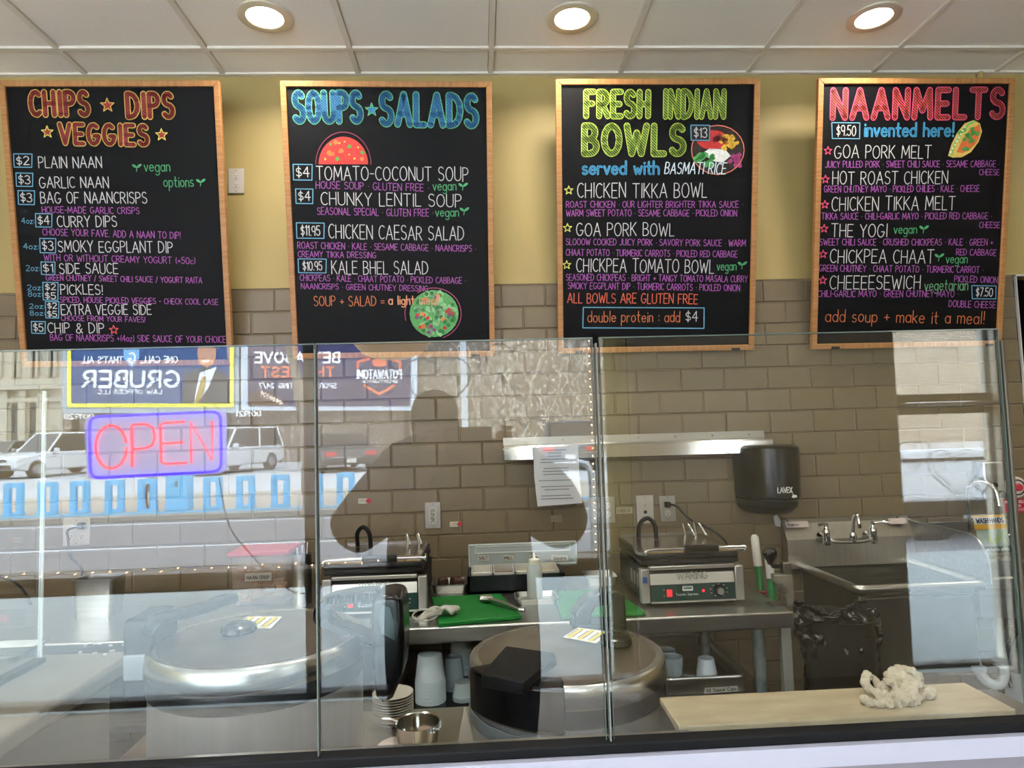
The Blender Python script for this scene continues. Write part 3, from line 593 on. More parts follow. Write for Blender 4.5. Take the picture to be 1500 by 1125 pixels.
# ---- outdoors
ZS, ZR = -.03, -.15
def yg(px, py, z): return mir(px, py, Z=z).y
Y_CURB0 = YF-1.9
Y_RACK = yg(300, 746, ZR+.12); Y_GRAV = yg(300, 722, ZR+.12); YWALL = Y_GRAV-17
def ground(name, y0, y1, z, m, lab=None):
    o = MB().bx(-60, 60, y1, y0, z-.2, z).build(name, m); struct(o); return o
CONC = mat('pale_sidewalk_concrete', '#8f9696', .9, noise=.06, nscale=2)
ground('sidewalk_near', YF-.15, Y_CURB0-1.6, ZS, CONC)
ground('road_asphalt', Y_CURB0-1.6, Y_RACK+.7, ZR, mat('asphalt', '#77777a', .9, noise=.12, nscale=1.5, stretch=(.1, 3, 1)))
ground('gutter_kerb', Y_RACK+.7, Y_RACK+.25, ZR+.1, mat('kerb_concrete', '#8c8a84', .9, noise=.1))
ground('sidewalk_far', Y_RACK+.25, Y_GRAV, ZR+.12, mat('tan_pavement', '#a79f92', .9, noise=.08, nscale=1))
ground('gravel_lot', Y_GRAV, YWALL-30, ZR+.1, mat('white_gravel', '#b6b9bb', .95, noise=.25, nscale=5, bump=.4, bscale=20))
for py in (770, 805):
    yy = yg(150, py, ZR); MB().bx(-60, 60, yy-.06, yy+.06, ZR, ZR+.004).build('lane_line', mat('lane_paint', '#b9bcbf', .8), None); struct(bpy.data.objects['lane_line'] if py == 770 else bpy.data.objects['lane_line.001'])
SWALL = mat('rubble_stone', '#8b8074', .95, col2='#55493f', nscale=1.6, bump=.5, bscale=4)
m = SWALL; N = m.node_tree.nodes; L = m.node_tree.links; vo = N.new('ShaderNodeTexVoronoi'); vo.inputs['Scale'].default_value = 4.2
rp = N.new('ShaderNodeValToRGB'); rp.color_ramp.elements[0].color = lin('#ddd5c6'); rp.color_ramp.elements[1].color = lin('#7d7164'); rp.color_ramp.elements[1].position = .45
L.new([n for n in N if n.type == 'MAPPING'][0].outputs[0], vo.inputs[0]); L.new(vo.outputs[0], rp.inputs[0]); L.new(rp.outputs[0], N['Principled BSDF'].inputs['Base Color'])
MB().bx(mir(92, 600, Y=YWALL).x, 40, YWALL-8, YWALL, ZR, 16).build('old_stone_building', SWALL); tag(bpy.data.objects['old_stone_building'], 'rough rubble stone building wall behind the parking lot', 'building')
LED_ST = mat('ledge_stone', '#b9a893', .95); N = LED_ST.node_tree.nodes; L = LED_ST.node_tree.links
bk = N.new('ShaderNodeTexBrick'); bk.inputs['Scale'].default_value = 1.6; bk.inputs['Color1'].default_value = lin('#dccdb8'); bk.inputs['Color2'].default_value = lin('#b5a48d'); bk.inputs['Mortar'].default_value = lin('#7a6b5b'); bk.inputs['Row Height'].default_value = .12
mp = N.new('ShaderNodeMapping'); mp.inputs['Rotation'].default_value = (math.radians(90), 0, 0); tc = N.new('ShaderNodeTexCoord'); L.new(tc.outputs['Object'], mp.inputs[0]); L.new(mp.outputs[0], bk.inputs[0]); L.new(bk.outputs[0], N['Principled BSDF'].inputs['Base Color'])
YB2 = YWALL+6
o = MB().bx(mir(1300, 600, Y=YB2).x, 45, YB2-5, YB2, ZR, 12).build('tan_stone_building', LED_ST); tag(o, 'tan ledge stone building seen through the door', 'building')
# pale facade with arches
YFA = YWALL-14
def FA(cx, cy_): p = mir(cx/3.748, 480+cy_/3.748, Y=YFA); return p.x, p.z
x1_, _ = FA(332, 300); x0_ = x1_-26
fa = thing('arcaded_building', 'cream historic building with arched ground floor windows', 'building', (x1_, YFA, ZR))
FM = mat('cream_facade', '#b9b2a0', .9, noise=.05); FD = mat('facade_window_dark', '#3c4340', .3)
MB().bx(x0_-x1_, 0, -6, 0, 0, 22).build('wall', FM, fa)
def arch(cx, w_, z0, z1, nm='arched_window'):
    p = [(cx-w_/2, z0)]+[(cx+w_/2*math.cos(math.pi*(1-i/10)), z1-w_/2+w_/2*math.sin(math.pi*(1-i/10))) for i in range(11)]+[(cx+w_/2, z0)]
    MB().prism(p, lambda u, v, h: (u, h, v), .0, .04).build(nm, FD, fa)
    q = [(u, .1, v) for u, v in p]; MB().tube(q, .14, 5).build('window_surround', FM, fa)
sp_ = FA(185, 500)[0]-FA(85, 500)[0]
for i in range(6): cx = FA(185, 500)[0]-x1_-i*sp_; arch(cx, sp_*.55, FA(185, 620)[1]-ZR, FA(185, 400)[1]-ZR)
for i in range(6): cx = FA(290, 200)[0]-x1_-i*sp_; arch(cx, sp_*.35, FA(190, 270)[1]-ZR, FA(190, 100)[1]-ZR, 'tall_window')
for i in range(7): cx = FA(235, 500)[0]-x1_-i*sp_; MB().bx(cx-.25, cx+.25, 0, .35, 0, FA(0, 350)[1]-ZR).build('pilaster', FM, fa)
MB().bx(x0_-x1_, .1, 0, .8, FA(0, 345)[1]-ZR, FA(0, 290)[1]-ZR).build('cornice', FM, fa); MB().bx(x0_-x1_, .1, 0, .4, FA(0, 320)[1]-ZR-1.2, FA(0, 320)[1]-ZR-.9).build('cornice', FM, fa)
# billboards
YBB = YWALL+1.2
def billboard(name, lab, ox, L0, R0, T0, B0, bgcol, frame, inner):
    c = mir(ox+(L0+R0)/2/3.748, 480+B0/3.748, Y=YBB)
    global HS
    HS = 2.5e-5
    t = thing(name, lab, 'billboard', c, 'billboards on the stone building')
    def lo(cx, cy_): p = mir(ox+cx/3.748, 480+cy_/3.748, Y=YBB); return (-(p.x-c.x), p.z-c.z)
    f = lambda u, v, h: (-u, .1+h*40, v)
    pf = lambda u, v, h: (-u, h, v)
    MB().prism([lo(L0, T0), lo(R0, T0), lo(R0, B0), lo(L0, B0)], pf, -.3, .05).build('frame', frame, t)
    MB().prism([lo(inner[0], inner[2]), lo(inner[1], inner[2]), lo(inner[1], inner[3]), lo(inner[0], inner[3])], pf, .05, .1).build('poster', bgcol, t)
    for xx in (L0+60, R0-60):
        a = lo(xx, B0); MB().bx(-a[0]-.12, -a[0]+.12, -.25, -.05, -c.z+ZR, a[1]).build('post', DARK, t)
    def tx(text, xr, xl, yb, cap, col, hw, **k):
        mb = MB(); a, b, tp = lo(xr, yb), lo(xl, yb), lo(xr, yb-cap); write(mb, text, a, b, tp[1]-a[1], f, hw, .0005, 0, **k); mb.build('lettering', ink(col), t, smooth=0, fix=False)
    def sh(pts, col, nm, h=.0003): mb = MB(); poly(mb, [lo(*p) for p in pts], f, h); mb.build(nm, ink(col), t, smooth=0, fix=False)
    def ln(pts, col, hw, nm='logo_line'): mb = MB(); ribbon(mb, [lo(*p) for p in pts], f, hw, .0008); mb.build(nm, ink(col), t, smooth=0, fix=False)
    return t, tx, sh, ln
t, tx, sh, ln = billboard('roadside_billboard', 'blue law office billboard with a yellow border', 0, 345, 1312, -60, 468, mat('blue_poster', '#27497f', .6, col2='#4a618c', nscale=.15), mat('grey_board_frame', '#a9b4bd', .7), (382, 1284, -40, 433))
ln([(388, -35), (388, 427), (1278, 427), (1278, -35)], '#f3e95a', .1, 'yellow_border')
tx("THAT'S ALL", 680, 455, 195, 34, '#e8edf2', .032); tx('ONE CALL,', 980, 780, 193, 34, '#e8edf2', .032); tx('GRUBER', 985, 462, 325, 84, '#e9eef4', .075, gap=.2); tx('LAW OFFICES LLC', 893, 548, 364, 22, '#e3e8ee', .024)
sh([(685, 118), (770, 118), (770, 170), (728, 222), (685, 170)], '#7fb2de', 'shield'); tx('G', 748, 710, 195, 55, '#f2f5f8', .045)
sh([(1005, 418), (1015, 270), (1070, 232), (1130, 215), (1200, 228), (1262, 270), (1262, 418)], '#3d3f45', 'suit'); sh([(1100, 250), (1175, 222), (1195, 215), (1150, 330), (1085, 418), (1068, 418)], '#dfe4ec', 'shirt', .0005)
sh([(1118, 268), (1138, 268), (1130, 340), (1092, 418), (1072, 410)], '#b99c4e', 'tie', .0008); sh(ell(1140, 140, 52, 78, 0, 350, 16), '#c9977c', 'face', .0006); sh([(1078, 120), (1080, 75), (1140, 50), (1200, 75), (1205, 120), (1185, 95), (1100, 95)], '#9b9b9b', 'hair', .0007); sh(ell(1135, 185, 22, 8, 0, 350, 8), '#f0eeea', 'smile', .0009)
tx('001920', 520, 360, 500, 26, '#f4f4f2', .03)
t, tx, sh, ln = billboard('roadside_billboard', 'navy sportsbook billboard with orange and white lettering', 300, 200, 1165, -80, 455, mat('navy_poster', '#25264e', .6, col2='#343266', nscale=.2), mat('pale_board_frame', '#c3ced8', .7), (240, 1130, -60, 430))
tx('BET ABOVE', 740, 280, 192, 54, '#f0f1f5', .055, gap=.2); tx('THE REST', 712, 315, 270, 52, '#e2704f', .055, gap=.2); tx('SPORTS BETTING 24/7', 725, 303, 332, 26, '#e6e8ef', .026)
tx('POTAWATOMI', 1080, 840, 280, 46, '#eef0f4', .038); tx('SPORTSBOOK', 1062, 862, 303, 13, '#eef0f4', .016); ln([(842, 222), (842, 190), (905, 172)], '#e2704f', .07); ln([(1075, 222), (1075, 190), (1015, 172)], '#e2704f', .07); ln([(878, 318), (960, 365), (1042, 318)], '#e2704f', .07); sh(ell(960, 192, 42, 25, 0, 350, 14), '#e2704f', 'logo_flame')
sh([(250, 350), (320, 345), (400, 370), (445, 410), (430, 428), (250, 428)], '#4a2d24', 'football'); ln([(315, 360), (370, 385), (430, 415)], '#f0d9c8', .05)
for i in range(7): ln([(320+i*17, 352+i*8), (314+i*17, 372+i*8)], '#f2ddcf', .04)
tx('001921', 312, 180, 486, 26, '#f4f4f2', .03)
HS = 0.0
# bike docks
DOCK = mat('bright_blue_dock', '#5ab6e4', .5); ups = [20, 70, 117, 168, 216, 312, 360, 411, 460, 507, 555]
base = mir(300, 746, Z=ZR+.12)
def dock_mesh():
    out = rr_([(-.17, 0), (-.15, .74), (.17, .74), (.19, 0)], .1); mb = MB()
    mb.box((-.125, 0, .3), (.115, .09, .6)).box((.125, 0, .3), (.115, .09, .6)).box((0, 0, .61), (.37, .12, .1), taper=.9)
    mb.box((0, .0, .03), (.37, .16, .05)); return mb.mesh('bike_dock', DOCK)
dm = dock_mesh(); k0 = None
pos = ['first', 'second', 'third', 'fourth', 'fifth', 'sixth', 'seventh', 'eighth', 'ninth', 'tenth', 'eleventh']
for i, px in enumerate(ups):
    p = mir(px, 746, Y=Y_RACK); o = bpy.data.objects.new('bike_dock', dm); COL.objects.link(o); o.location = (p.x, Y_RACK, ZR+.12)
    tag(o, 'empty bright blue bike share dock, %s from the left across the road' % pos[i], 'bike dock', 'blue bike docks at the kerb')
p = mir(263, 746, Y=Y_RACK); t = thing('payment_kiosk', 'blue bike share payment kiosk between the docks', 'kiosk', (p.x, Y_RACK, ZR+.12))
MB().box((0, 0, .4), (.45, .3, .8)).build('cabinet', DOCK, t, bevel=.02); MB().box((0, .155, .55), (.03, .02, .12)).build('card_slot', BLACKM, t)
MB().bx(-16, 2.5, Y_RACK+.24, Y_RACK+.3, ZR+.1, ZR+.13).build('dock_base_rail', DOCK); tag(bpy.data.objects['dock_base_rail'], 'long blue base rail under the bike docks', 'rail')
# bicycle behind the docks
p = mir(222, 746, Y=Y_RACK-1.1); t = thing('parked_bicycle', 'dark bicycle standing between the blue docks', 'bicycle', (p.x, Y_RACK-1.1, ZR+.12), rz=1.25)
for s_ in (-.5, .5): MB().tube([(s_+.33*math.cos(a*.314), 0, .33+.33*math.sin(a*.314)) for a in range(20)], .022, 6, closed=True).build('wheel', BLACKM, t)
MB().tube([(-.5, 0, .33), (-.15, 0, .85), (.38, 0, .85), (-.05, 0, .3), (-.5, 0, .33)], .018, 6).tube([(.5, 0, .33), (.38, 0, .95)], .018, 6).tube([(-.05, 0, .3), (-.17, 0, .95)], .018, 6).build('bicycle_frame', mat('bike_paint', '#2b4a63', .4), t)
MB().box((-.18, 0, .97), (.24, .12, .05)).build('saddle', BLACKM, t); MB().tube([(.38, -.28, .97), (.38, .28, .97)], .015, 6).build('handlebar', BLACKM, t)
# cars
CGL = mat('car_window', '#1c2226', .1); TYRE = mat('tyre', '#1a1a1b', .8); RIM = mat('alloy_rim', '#a8abad', .3, .8); LRED = mat('tail_lamp', '#c21a26', .25, emit=.5); LCLR = mat('head_lamp', '#c9d2d8', .1); CHROME = mat('chrome', '#dcdcdc', .08, 1)
def car(name, lab, col, x, y, z, rz, kind, Ln=4.9, Wd=1.95, Ht=1.8):
    t = thing(name, lab, 'car', (x, y, z), 'cars parked in the gravel lot', rz)
    P = mat(name+'_paint', col, .25, coat=.6); a, w_ = Ln/2, Wd/2; bh = Ht*.56 if kind == 'suv' else Ht*.62
    if kind == 'suv': side = [(-a, .45), (-a+.03, bh), (a*.45, bh+.02), (a*.93, bh-.12), (a, .75), (a, .4), (a*.8, .3), (-a*.85, .3)]; cab = ((-a+.05, a*.45), (-a+.22, a*.16))
    else: side = [(-a, .5), (-a+.05, bh-.05), (-a*.6, bh+.02), (a*.4, bh), (a*.95, bh-.18), (a, .6), (a, .35), (a*.8, .25), (-a*.85, .28)]; cab = ((-a*.78, a*.42), (-a*.42, a*.1))
    MB().prism(side, lambda u, v, h: (u, h, v), -w_, w_).build('body', P, t, bevel=.09, seg=3)
    (b0, b1), (t0, t1) = cab; zt = Ht-.03; wb, wt = w_-.08, w_-.25
    MB().add([(b0, -wb, bh-.02), (b1, -wb, bh-.02), (b1, wb, bh-.02), (b0, wb, bh-.02), (t0, -wt, zt), (t1, -wt, zt), (t1, wt, zt), (t0, wt, zt)], [(3, 2, 1, 0), (4, 5, 6, 7), (0, 1, 5, 4), (1, 2, 6, 5), (2, 3, 7, 6), (3, 0, 4, 7)]).build('windows', CGL, t, bevel=.04)
    MB().bx(t0-.03, t1+.03, -wt-.02, wt+.02, zt-.05, zt+.03).build('roof', P, t, bevel=.03)
    for sy_ in (-1, 1):
        pl = MB()
        for u0, u1 in ((b0, t0), (b1, t1), ((b0*.55+b1*.45), (t0*.55+t1*.45))): pl.tube([(u0, sy_*wb, bh-.02), (u1, sy_*wt, zt)], .045, 6)
        pl.build('window_pillar', P, t)
        MB().box((b1-.25, sy_*(w_+.1), bh+.08), (.12, .22, .16)).build('wing_mirror', P, t, bevel=.03)
        for sx_ in (-.62, .64):
            c = Vector((sx_*a, sy_*(w_-.1), .36)); R = Matrix.Rotation(math.pi/2, 3, 'X')
            wo = MB().lathe([(.2, -.12), (.34, -.11), (.37, -.07), (.37, .07), (.34, .11), (.2, .12)], c, 22, R=R).build('wheel', TYRE, t)
            MB().lathe([(0, .125), (.21, .12), (.22, .0)], c, 12, R=Matrix.Rotation(math.pi/2*(-1 if sy_ > 0 else 1)+0, 3, 'X')).build('rim', RIM, t)
        MB().box((a-.03, sy_*(w_-.28), bh-.27), (.1, .4, .1)).build('headlamp', LCLR, t, bevel=.02)
        MB().box((-a+.03, sy_*(w_-.25), bh-.2), (.1, .4, .16)).build('tail_lamp', LRED, t, bevel=.02)
    MB().box((a-.0, 0, bh-.28), (.06, w_*1.0, .1)).build('grille', BLACKM, t, bevel=.01); MB().box((a, 0, .48), (.08, w_*1.5, .16)).build('lower_grille', BLACKM, t, bevel=.01)
    MB().box((-a-.01, 0, bh-.32), (.03, w_*1.4, .03)).build('chrome_strip', CHROME, t); MB().box((-a-.02, 0, bh-.45), (.02, .34, .16)).build('number_plate', WHITE, t)
    return t
def cpos(px, py): return mir(px, py, Z=ZR+.1)
for nm, lab, col, px, py, rz, kd, kw in (
    ('white_suv', 'white sport utility car facing the shop beside the arched building', '#cfd2d4', 84, 696, 1.95, 'suv', {}),
    ('silver_hatchback', 'silver car partly behind the white car at the far left', '#8d9397', 8, 688, 1.75, 'sedan', dict(Ht=1.5, Ln=4.3)),
    ('white_wagon', 'white sport utility car half behind the open sign', '#cbced1', 333, 692, 1.9, 'suv', {}),
    ('dark_saloon', 'dark grey saloon with red tail lamps under the navy billboard', '#33363b', 497, 688, -1.95, 'sedan', dict(Ht=1.45)),
    ('blue_hatchback', 'dark blue hatchback with red tail lamps by the stone wall', '#3a4456', 835, 684, -1.45, 'suv', dict(Ht=1.65, Ln=4.3))):
    p = cpos(px, py); car(nm, lab, col, p.x, p.y, ZR+.1, rz, kd, **kw)
# pickup at the near kerb, seen through the door
yk = yg(1400, 790, ZR)-.9; p = mir(1400, 700, Y=yk)
t = thing('white_pickup', 'white pickup truck parked at the near kerb outside the door', 'truck', (p.x, yk, ZR)); PW = mat('truck_paint', '#c9ccd0', .3, coat=.5)
zr = mir(1395, 657, Y=yk+1).z-ZR; zb_ = mir(1395, 735, Y=yk+1).z-ZR
MB().bx(-1.9, 1.7, -1, 1, zb_, zr).build('load_bed', PW, t, bevel=.05); MB().bx(1.75, 3.6, -1, 1, zb_, zr+.03).build('cab_body', PW, t, bevel=.05)
MB().box((2.7, 0, zr+.3), (1.9, 1.8, .6), taper=.75, ty=.85).build('cab_windows', CGL, t, bevel=.03); MB().box((2.75, 0, zr+.62), (1.4, 1.55, .08)).build('cab_roof', PW, t, bevel=.03)
MB().bx(-1.9, 5, .98, 1.02, zr-.16, zr-.12).build('rail_trim', BLACKM, t); MB().bx(3.6, 5.0, -1, 1, zb_, zr-.05).build('bonnet', PW, t, bevel=.08)
for sx_ in (-1.0, 3.9):
    for sy_ in (-.85, .85): MB().lathe([(.2, -.12), (.4, -.1), (.4, .1), (.2, .12)], (sx_, sy_, .4), 22, R=Matrix.Rotation(math.pi/2, 3, 'X')).build('wheel', TYRE, t)
MB().bx(-1.8, 4.9, -.8, .8, .3, zb_).build('chassis', BLACKM, t)
# street tree, poles and vines
BARK = mat('flaky_bark', '#9a8f80', .95, col2='#5d5348', nscale=6, bump=.6, bscale=12)
yt = Y_RACK+1.0; tp = [mir(452, 746, Y=yt), mir(450, 660, Y=yt), mir(440, 580, Y=yt), mir(424, 505, Y=yt), mir(410, 440, Y=yt)]; tp[0].z = ZR
t = thing('street_tree', 'leaning bare street tree trunk at the kerb before the navy billboard', 'tree', tp[0])
rd = random.Random(2); sp2 = spline([q-tp[0] for q in tp], 8); MB().tube(sp2, [.13-.0015*i+rd.uniform(-.02, .02) for i in range(len(sp2))], 9).build('trunk', BARK, t)
bmb = MB(); tip = tp[-1]-tp[0]
for i in range(14):
    a = tip*rd.uniform(.75, 1); b = a+Vector((rd.uniform(-2, 2), rd.uniform(-1, 1), rd.uniform(.5, 2))); bmb.tube(spline([a, (a+b)/2+Vector((rd.uniform(-.3, .3), 0, .2)), b], 4), [.04-.003*j for j in range(9)], 5)
o = bmb.build('branches', BARK, t); o['kind'] = 'stuff'
vb = MB(); c = mir(760, 620, Y=YWALL+.2)
for i in range(22):
    px = rd.uniform(600, 870); pts_ = []; py = 640
    while py > 470: pts_.append(mir(px, py, Y=YWALL+.15)-c); px += rd.uniform(-14, 14); py -= rd.uniform(10, 22)
    vb.tube(spline(pts_, 3), rd.uniform(.01, .024), 4)
o = vb.build('climbing_vine', mat('dry_vine', '#cfc6b4', .9)); o.location = c; tag(o, 'bare dry vine climbing the rough stone wall', 'vine'); o['kind'] = 'stuff'
yp = Y_GRAV-3; p = mir(681, 700, Z=ZR+.1); p = mir(681, 612, Y=yp)
o = MB().tube([(0, 0, 0), (0, 0, 7)], .1, 10).build('utility_pole', mat('pale_pole', '#b9bfc2', .6), loc=None); o.location = (p.x, yp, ZR+.1); tag(o, 'pale utility pole before the stone wall', 'pole')
yh = Y_CURB0-1.3; hp = [mir(867, 742, Y=yh), mir(866, 710, Y=yh), mir(864, 688, Y=yh), mir(858, 680, Y=yh), mir(845, 676, Y=yh)]; hb0 = Vector((hp[0].x, yh, ZS))
o = MB().tube([Vector((0, 0, 0))]+[q-hb0 for q in spline(hp, 4)], .03, 8).build('bent_steel_post', mat('galvanised_steel', '#b6b9ba', .35, .8)); o.location = hb0; tag(o, 'bent galvanised steel post on the near sidewalk', 'post')
# ---------------------------------------------------------------- the photographer, mirrored in the glass
JK = mat('dark_winter_jacket', '#141312', .9, spec=.1); SKIN = mat('skin', '#a9745a', .5); TRS = mat('dark_trousers', '#121214', .9, spec=.1); HAIRM = mat('dark_knit_hat', '#171513', .95, spec=.1)
PX, PY = -.17, -3.5
def skin(name, V, E_, R_, m, parent, lvl=2, rings=None):
    me = bpy.data.meshes.new(name); me.from_pydata([Vector(v)-Vector((PX, PY, 0)) for v in V], E_, []); o = bpy.data.objects.new(name, me); COL.objects.link(o); o.parent = parent
    me.materials.append(m); s = o.modifiers.new('skin', 'SKIN'); s.use_smooth_shade = True; sv = me.skin_vertices[0].data
    for i, r in enumerate(R_): sv[i].radius = r if isinstance(r, tuple) else (r, r)
    sv[0].use_root = True
    b = o.modifiers.new('sub', 'SUBSURF'); b.levels = lvl; b.render_levels = lvl; return o
pr = thing('person', 'person in a dark winter jacket and knit hat holding up a phone', 'person', (PX, PY, 0))
# body: pelvis, spine, neck, arms raised to hold the phone, legs
PHX, PHZ = .0, CAMZ
BX = PX+.085
V = [(BX, PY, .98), (BX, PY, 1.12), (BX-.01, PY, 1.27), (BX-.03, PY, 1.4), (PX, PY+.01, 1.5),
     (BX-.2, PY, 1.34), (BX-.42, PY+.08, 1.13), (BX-.22, PY+.3, 1.33), (PX+.06, PY+.37, 1.465),
     (BX+.17, PY, 1.33), (BX+.42, PY+.07, 1.12), (BX+.33, PY+.28, 1.3), (PX+.26, PY+.37, 1.47),
     (BX-.11, PY, .86), (BX-.14, PY+.03, .48), (BX-.15, PY, .08), (BX-.16, PY+.13, .04), (BX+.11, PY, .86), (BX+.15, PY+.03, .48), (BX+.16, PY, .08), (BX+.18, PY+.13, .04)]
E1 = [(0, 1), (1, 2), (2, 3), (3, 4), (3, 5), (5, 6), (6, 7), (7, 8), (3, 9), (9, 10), (10, 11), (11, 12), (0, 13), (13, 14), (14, 15), (15, 16), (0, 17), (17, 18), (18, 19), (19, 20)]
RR = [(.3, .17), (.29, .16), (.29, .16), (.24, .14), .085, .15, .1, .085, .05, .15, .1, .085, .05, .22, .15, .08, .05, .22, .15, .08, .05]
skin('body', V, E1, RR, JK, pr)
hd = MB(); HTOP = mir(642, 571, Y=PY).z; H0 = Vector((0, .02, HTOP-.127))
hd.lathe([(0, -.12), (.045, -.115), (.062, -.085), (.074, -.04), (.08, 0), (.08, .04), (.07, .08), (.04, .105), (0, .112)], H0, 20, sx=.98, sy=1.15); hd.build('head', SKIN, pr, smooth=60)
MB().lathe([(.088, -.005), (.09, .02), (.088, .06), (.07, .1), (.035, .122), (0, .127)], H0, 22, sy=1.12).build('knit_hat', HAIRM, pr, smooth=60)
MB().lathe([(0, .02), (.012, .012), (.016, -.012), (.01, -.022), (0, -.024)], H0+Vector((0, .1, -.02)), 8).build('nose', SKIN, pr, smooth=60)
for s_ in (-1, 1):
    MB().lathe([(0, -.012), (.011, 0), (0, .012)], H0+Vector((.03*s_, .082, .012)), 10).build('eye', mat('eye', '#20160f', .2), pr, smooth=60)
    MB().lathe([(0, -.03), (.008, -.015), (.01, .01), (0, .03)], H0+Vector((.082*s_, .0, -.005)), 8, sy=2).build('ear', SKIN, pr, smooth=60)
MB().box(H0+Vector((0, .088, -.062)), (.045, .01, .008)).build('mouth', mat('lips', '#7d4238', .5), pr)
# hands: palm and five separate fingers around the phone
for s_, hx in ((-1, PX+.03), (1, PX+.24)):
    c = Vector((hx+.008*s_, PY+.40, 1.485))
    skin('palm', [c+Vector((0, -.04, -.05)), c, c+Vector((0, .0, .03))], [(0, 1), (1, 2)], [.025, (.03, .016), (.032, .014)], SKIN, pr, 1)
    for k_, (dz, ln_) in enumerate(((.035, .06), (.015, .068), (-.005, .064), (-.024, .052))):
        a = c+Vector((.01*s_, .005, dz)); skin('finger', [a, a+Vector((.012*s_, .028, 0)), a+Vector((-.005*s_, .048, .002)), a+Vector((-.022*s_*ln_/.06, .05, .004))], [(0, 1), (1, 2), (2, 3)], [.009, .009, .008, .007], SKIN, pr, 1)
    a = c+Vector((-.012*s_, -.008, -.03)); skin('thumb', [a, a+Vector((-.02*s_, -.006, .014)), a+Vector((-.034*s_, .0, .034))], [(0, 1), (1, 2)], [.011, .01, .008], SKIN, pr, 1)
t = thing('smartphone', 'dark smartphone held up in both hands', 'phone', (-.035, CAMY-.012, CAMZ-.03))
MB().box((0, 0, 0), (.15, .008, .073)).build('phone_case', BLACKM, t, bevel=.006); MB().box((0, -.0045, 0), (.144, .001, .067)).build('screen', mat('phone_screen', '#0a0c10', .08), t)
# ---------------------------------------------------------------- sneeze guard glass
SG = glass('guard_glass', 1.52, (.985, 1, .993)); GEDGE = mat('glass_edge_green', '#4f5c57', .15, spec=.6)
FSTEEL = mat('brushed_steel', '#b5b3ae', .28, 1, noise=.08, nscale=9, stretch=(1, 20, 20), bump=.05, bscale=300)
def gpt(px, py):
    d = ray(px, py); return CAM+d*((GP-CAM).dot(GN)/d.dot(GN))
ZGT = (gpt(100, 506).z+gpt(1400, 487).z)/2
def zg(px, py): return gpt(px, py).z
panels = [(gpt(-260, 700).x, gpt(461.5, 750).x, 'left clear sneeze guard pane in front of the left rice cooker'), (gpt(465.5, 750).x, gpt(874, 700).x, 'middle clear sneeze guard pane in front of the right rice cooker'), (gpt(886, 700).x, gpt(1478, 700).x, 'right clear sneeze guard pane in front of the sinks')]
ZGB = gpt(750, 1092).z
for i, (x0, x1, lab) in enumerate(panels):
    t = thing('sneeze_guard', lab, 'glass pane', ((x0+x1)/2, GY, ZGB), 'sneeze guard panes along the counter'); xc = (x0+x1)/2; w_ = (x1-x0)/2
    yo = lambda z: -GT*(z-CAMZ)
    def slab(a, b, z0, z1, th, nm, m):
        mb = MB(); vs = []
        for z in (z0, z1):
            for x, y in ((a, 0), (b, 0), (b, th), (a, th)): vs.append((x, y+yo(z), z-ZGB))
        mb.add(vs, [(3, 2, 1, 0), (4, 5, 6, 7), (0, 1, 5, 4), (1, 2, 6, 5), (2, 3, 7, 6), (3, 0, 4, 7)]); return mb.build(nm, m, t, smooth=0)
    slab(-w_, w_, ZGB, ZGT-.002, .006, 'glass_sheet', SG)
    slab(-w_, w_, ZGT-.002, ZGT, .006, 'polished_top_edge', GEDGE)
    slab(-w_-.0012, -w_, ZGB, ZGT, .006, 'polished_side_edge', GEDGE); slab(w_, w_+.0012, ZGB, ZGT, .006, 'polished_side_edge', GEDGE)
o = MB().bx(gpt(463, 700).x, gpt(464, 700).x, GY-.004, GY+.012, ZGB, ZGT-.01).build('glass_joint', mat('silicone_joint', '#6d7370', .4)); tag(o, 'slim grey joint between the left and middle guard panes', 'glass joint')
o = MB().bx(gpt(879, 700).x, gpt(881, 700).x, GY-.004, GY+.012, ZGB, ZGT-.01).build('glass_joint', mat('silicone_joint', '#6d7370', .4)); tag(o, 'slim grey joint between the middle and right guard panes', 'glass joint')
a = gpt(1480, 700).x; o = MB().bx(a, a+.006, GY-.004, GY+.012, ZGB, ZGT-.02).build('glass_clamp_post', mat('dark_bronze_post', '#4f4a40', .4, .5), bevel=.002); tag(o, 'dark upright post at the right end of the guard', 'post')
# side glass at the left end, running towards the customers
e = at(57, 972, Z=1.0); e1 = gpt(64, 700)
xs_ = e.x; t = thing('end_glass', 'upright end glass with a bright edge at the far left', 'glass pane', (xs_, e.y, e.z+.013))
MB().bx(-.003, .003, GY+.02-e.y, 0, 0, ZGT-e.z-.03).build('glass_sheet', SG, t); MB().bx(-.004, .004, 0, .006, 0, ZGT-e.z-.03).build('bright_front_edge', mat('bright_glass_edge', '#eef4f2', .2, spec=.8), t); MB().bx(-.012, .012, GY+.02-e.y, .006, -.012, 0).build('base_channel', mat('dark_channel', '#3b3a38', .4, .6), t)  # brightness of the glass edge painted in as opaque white
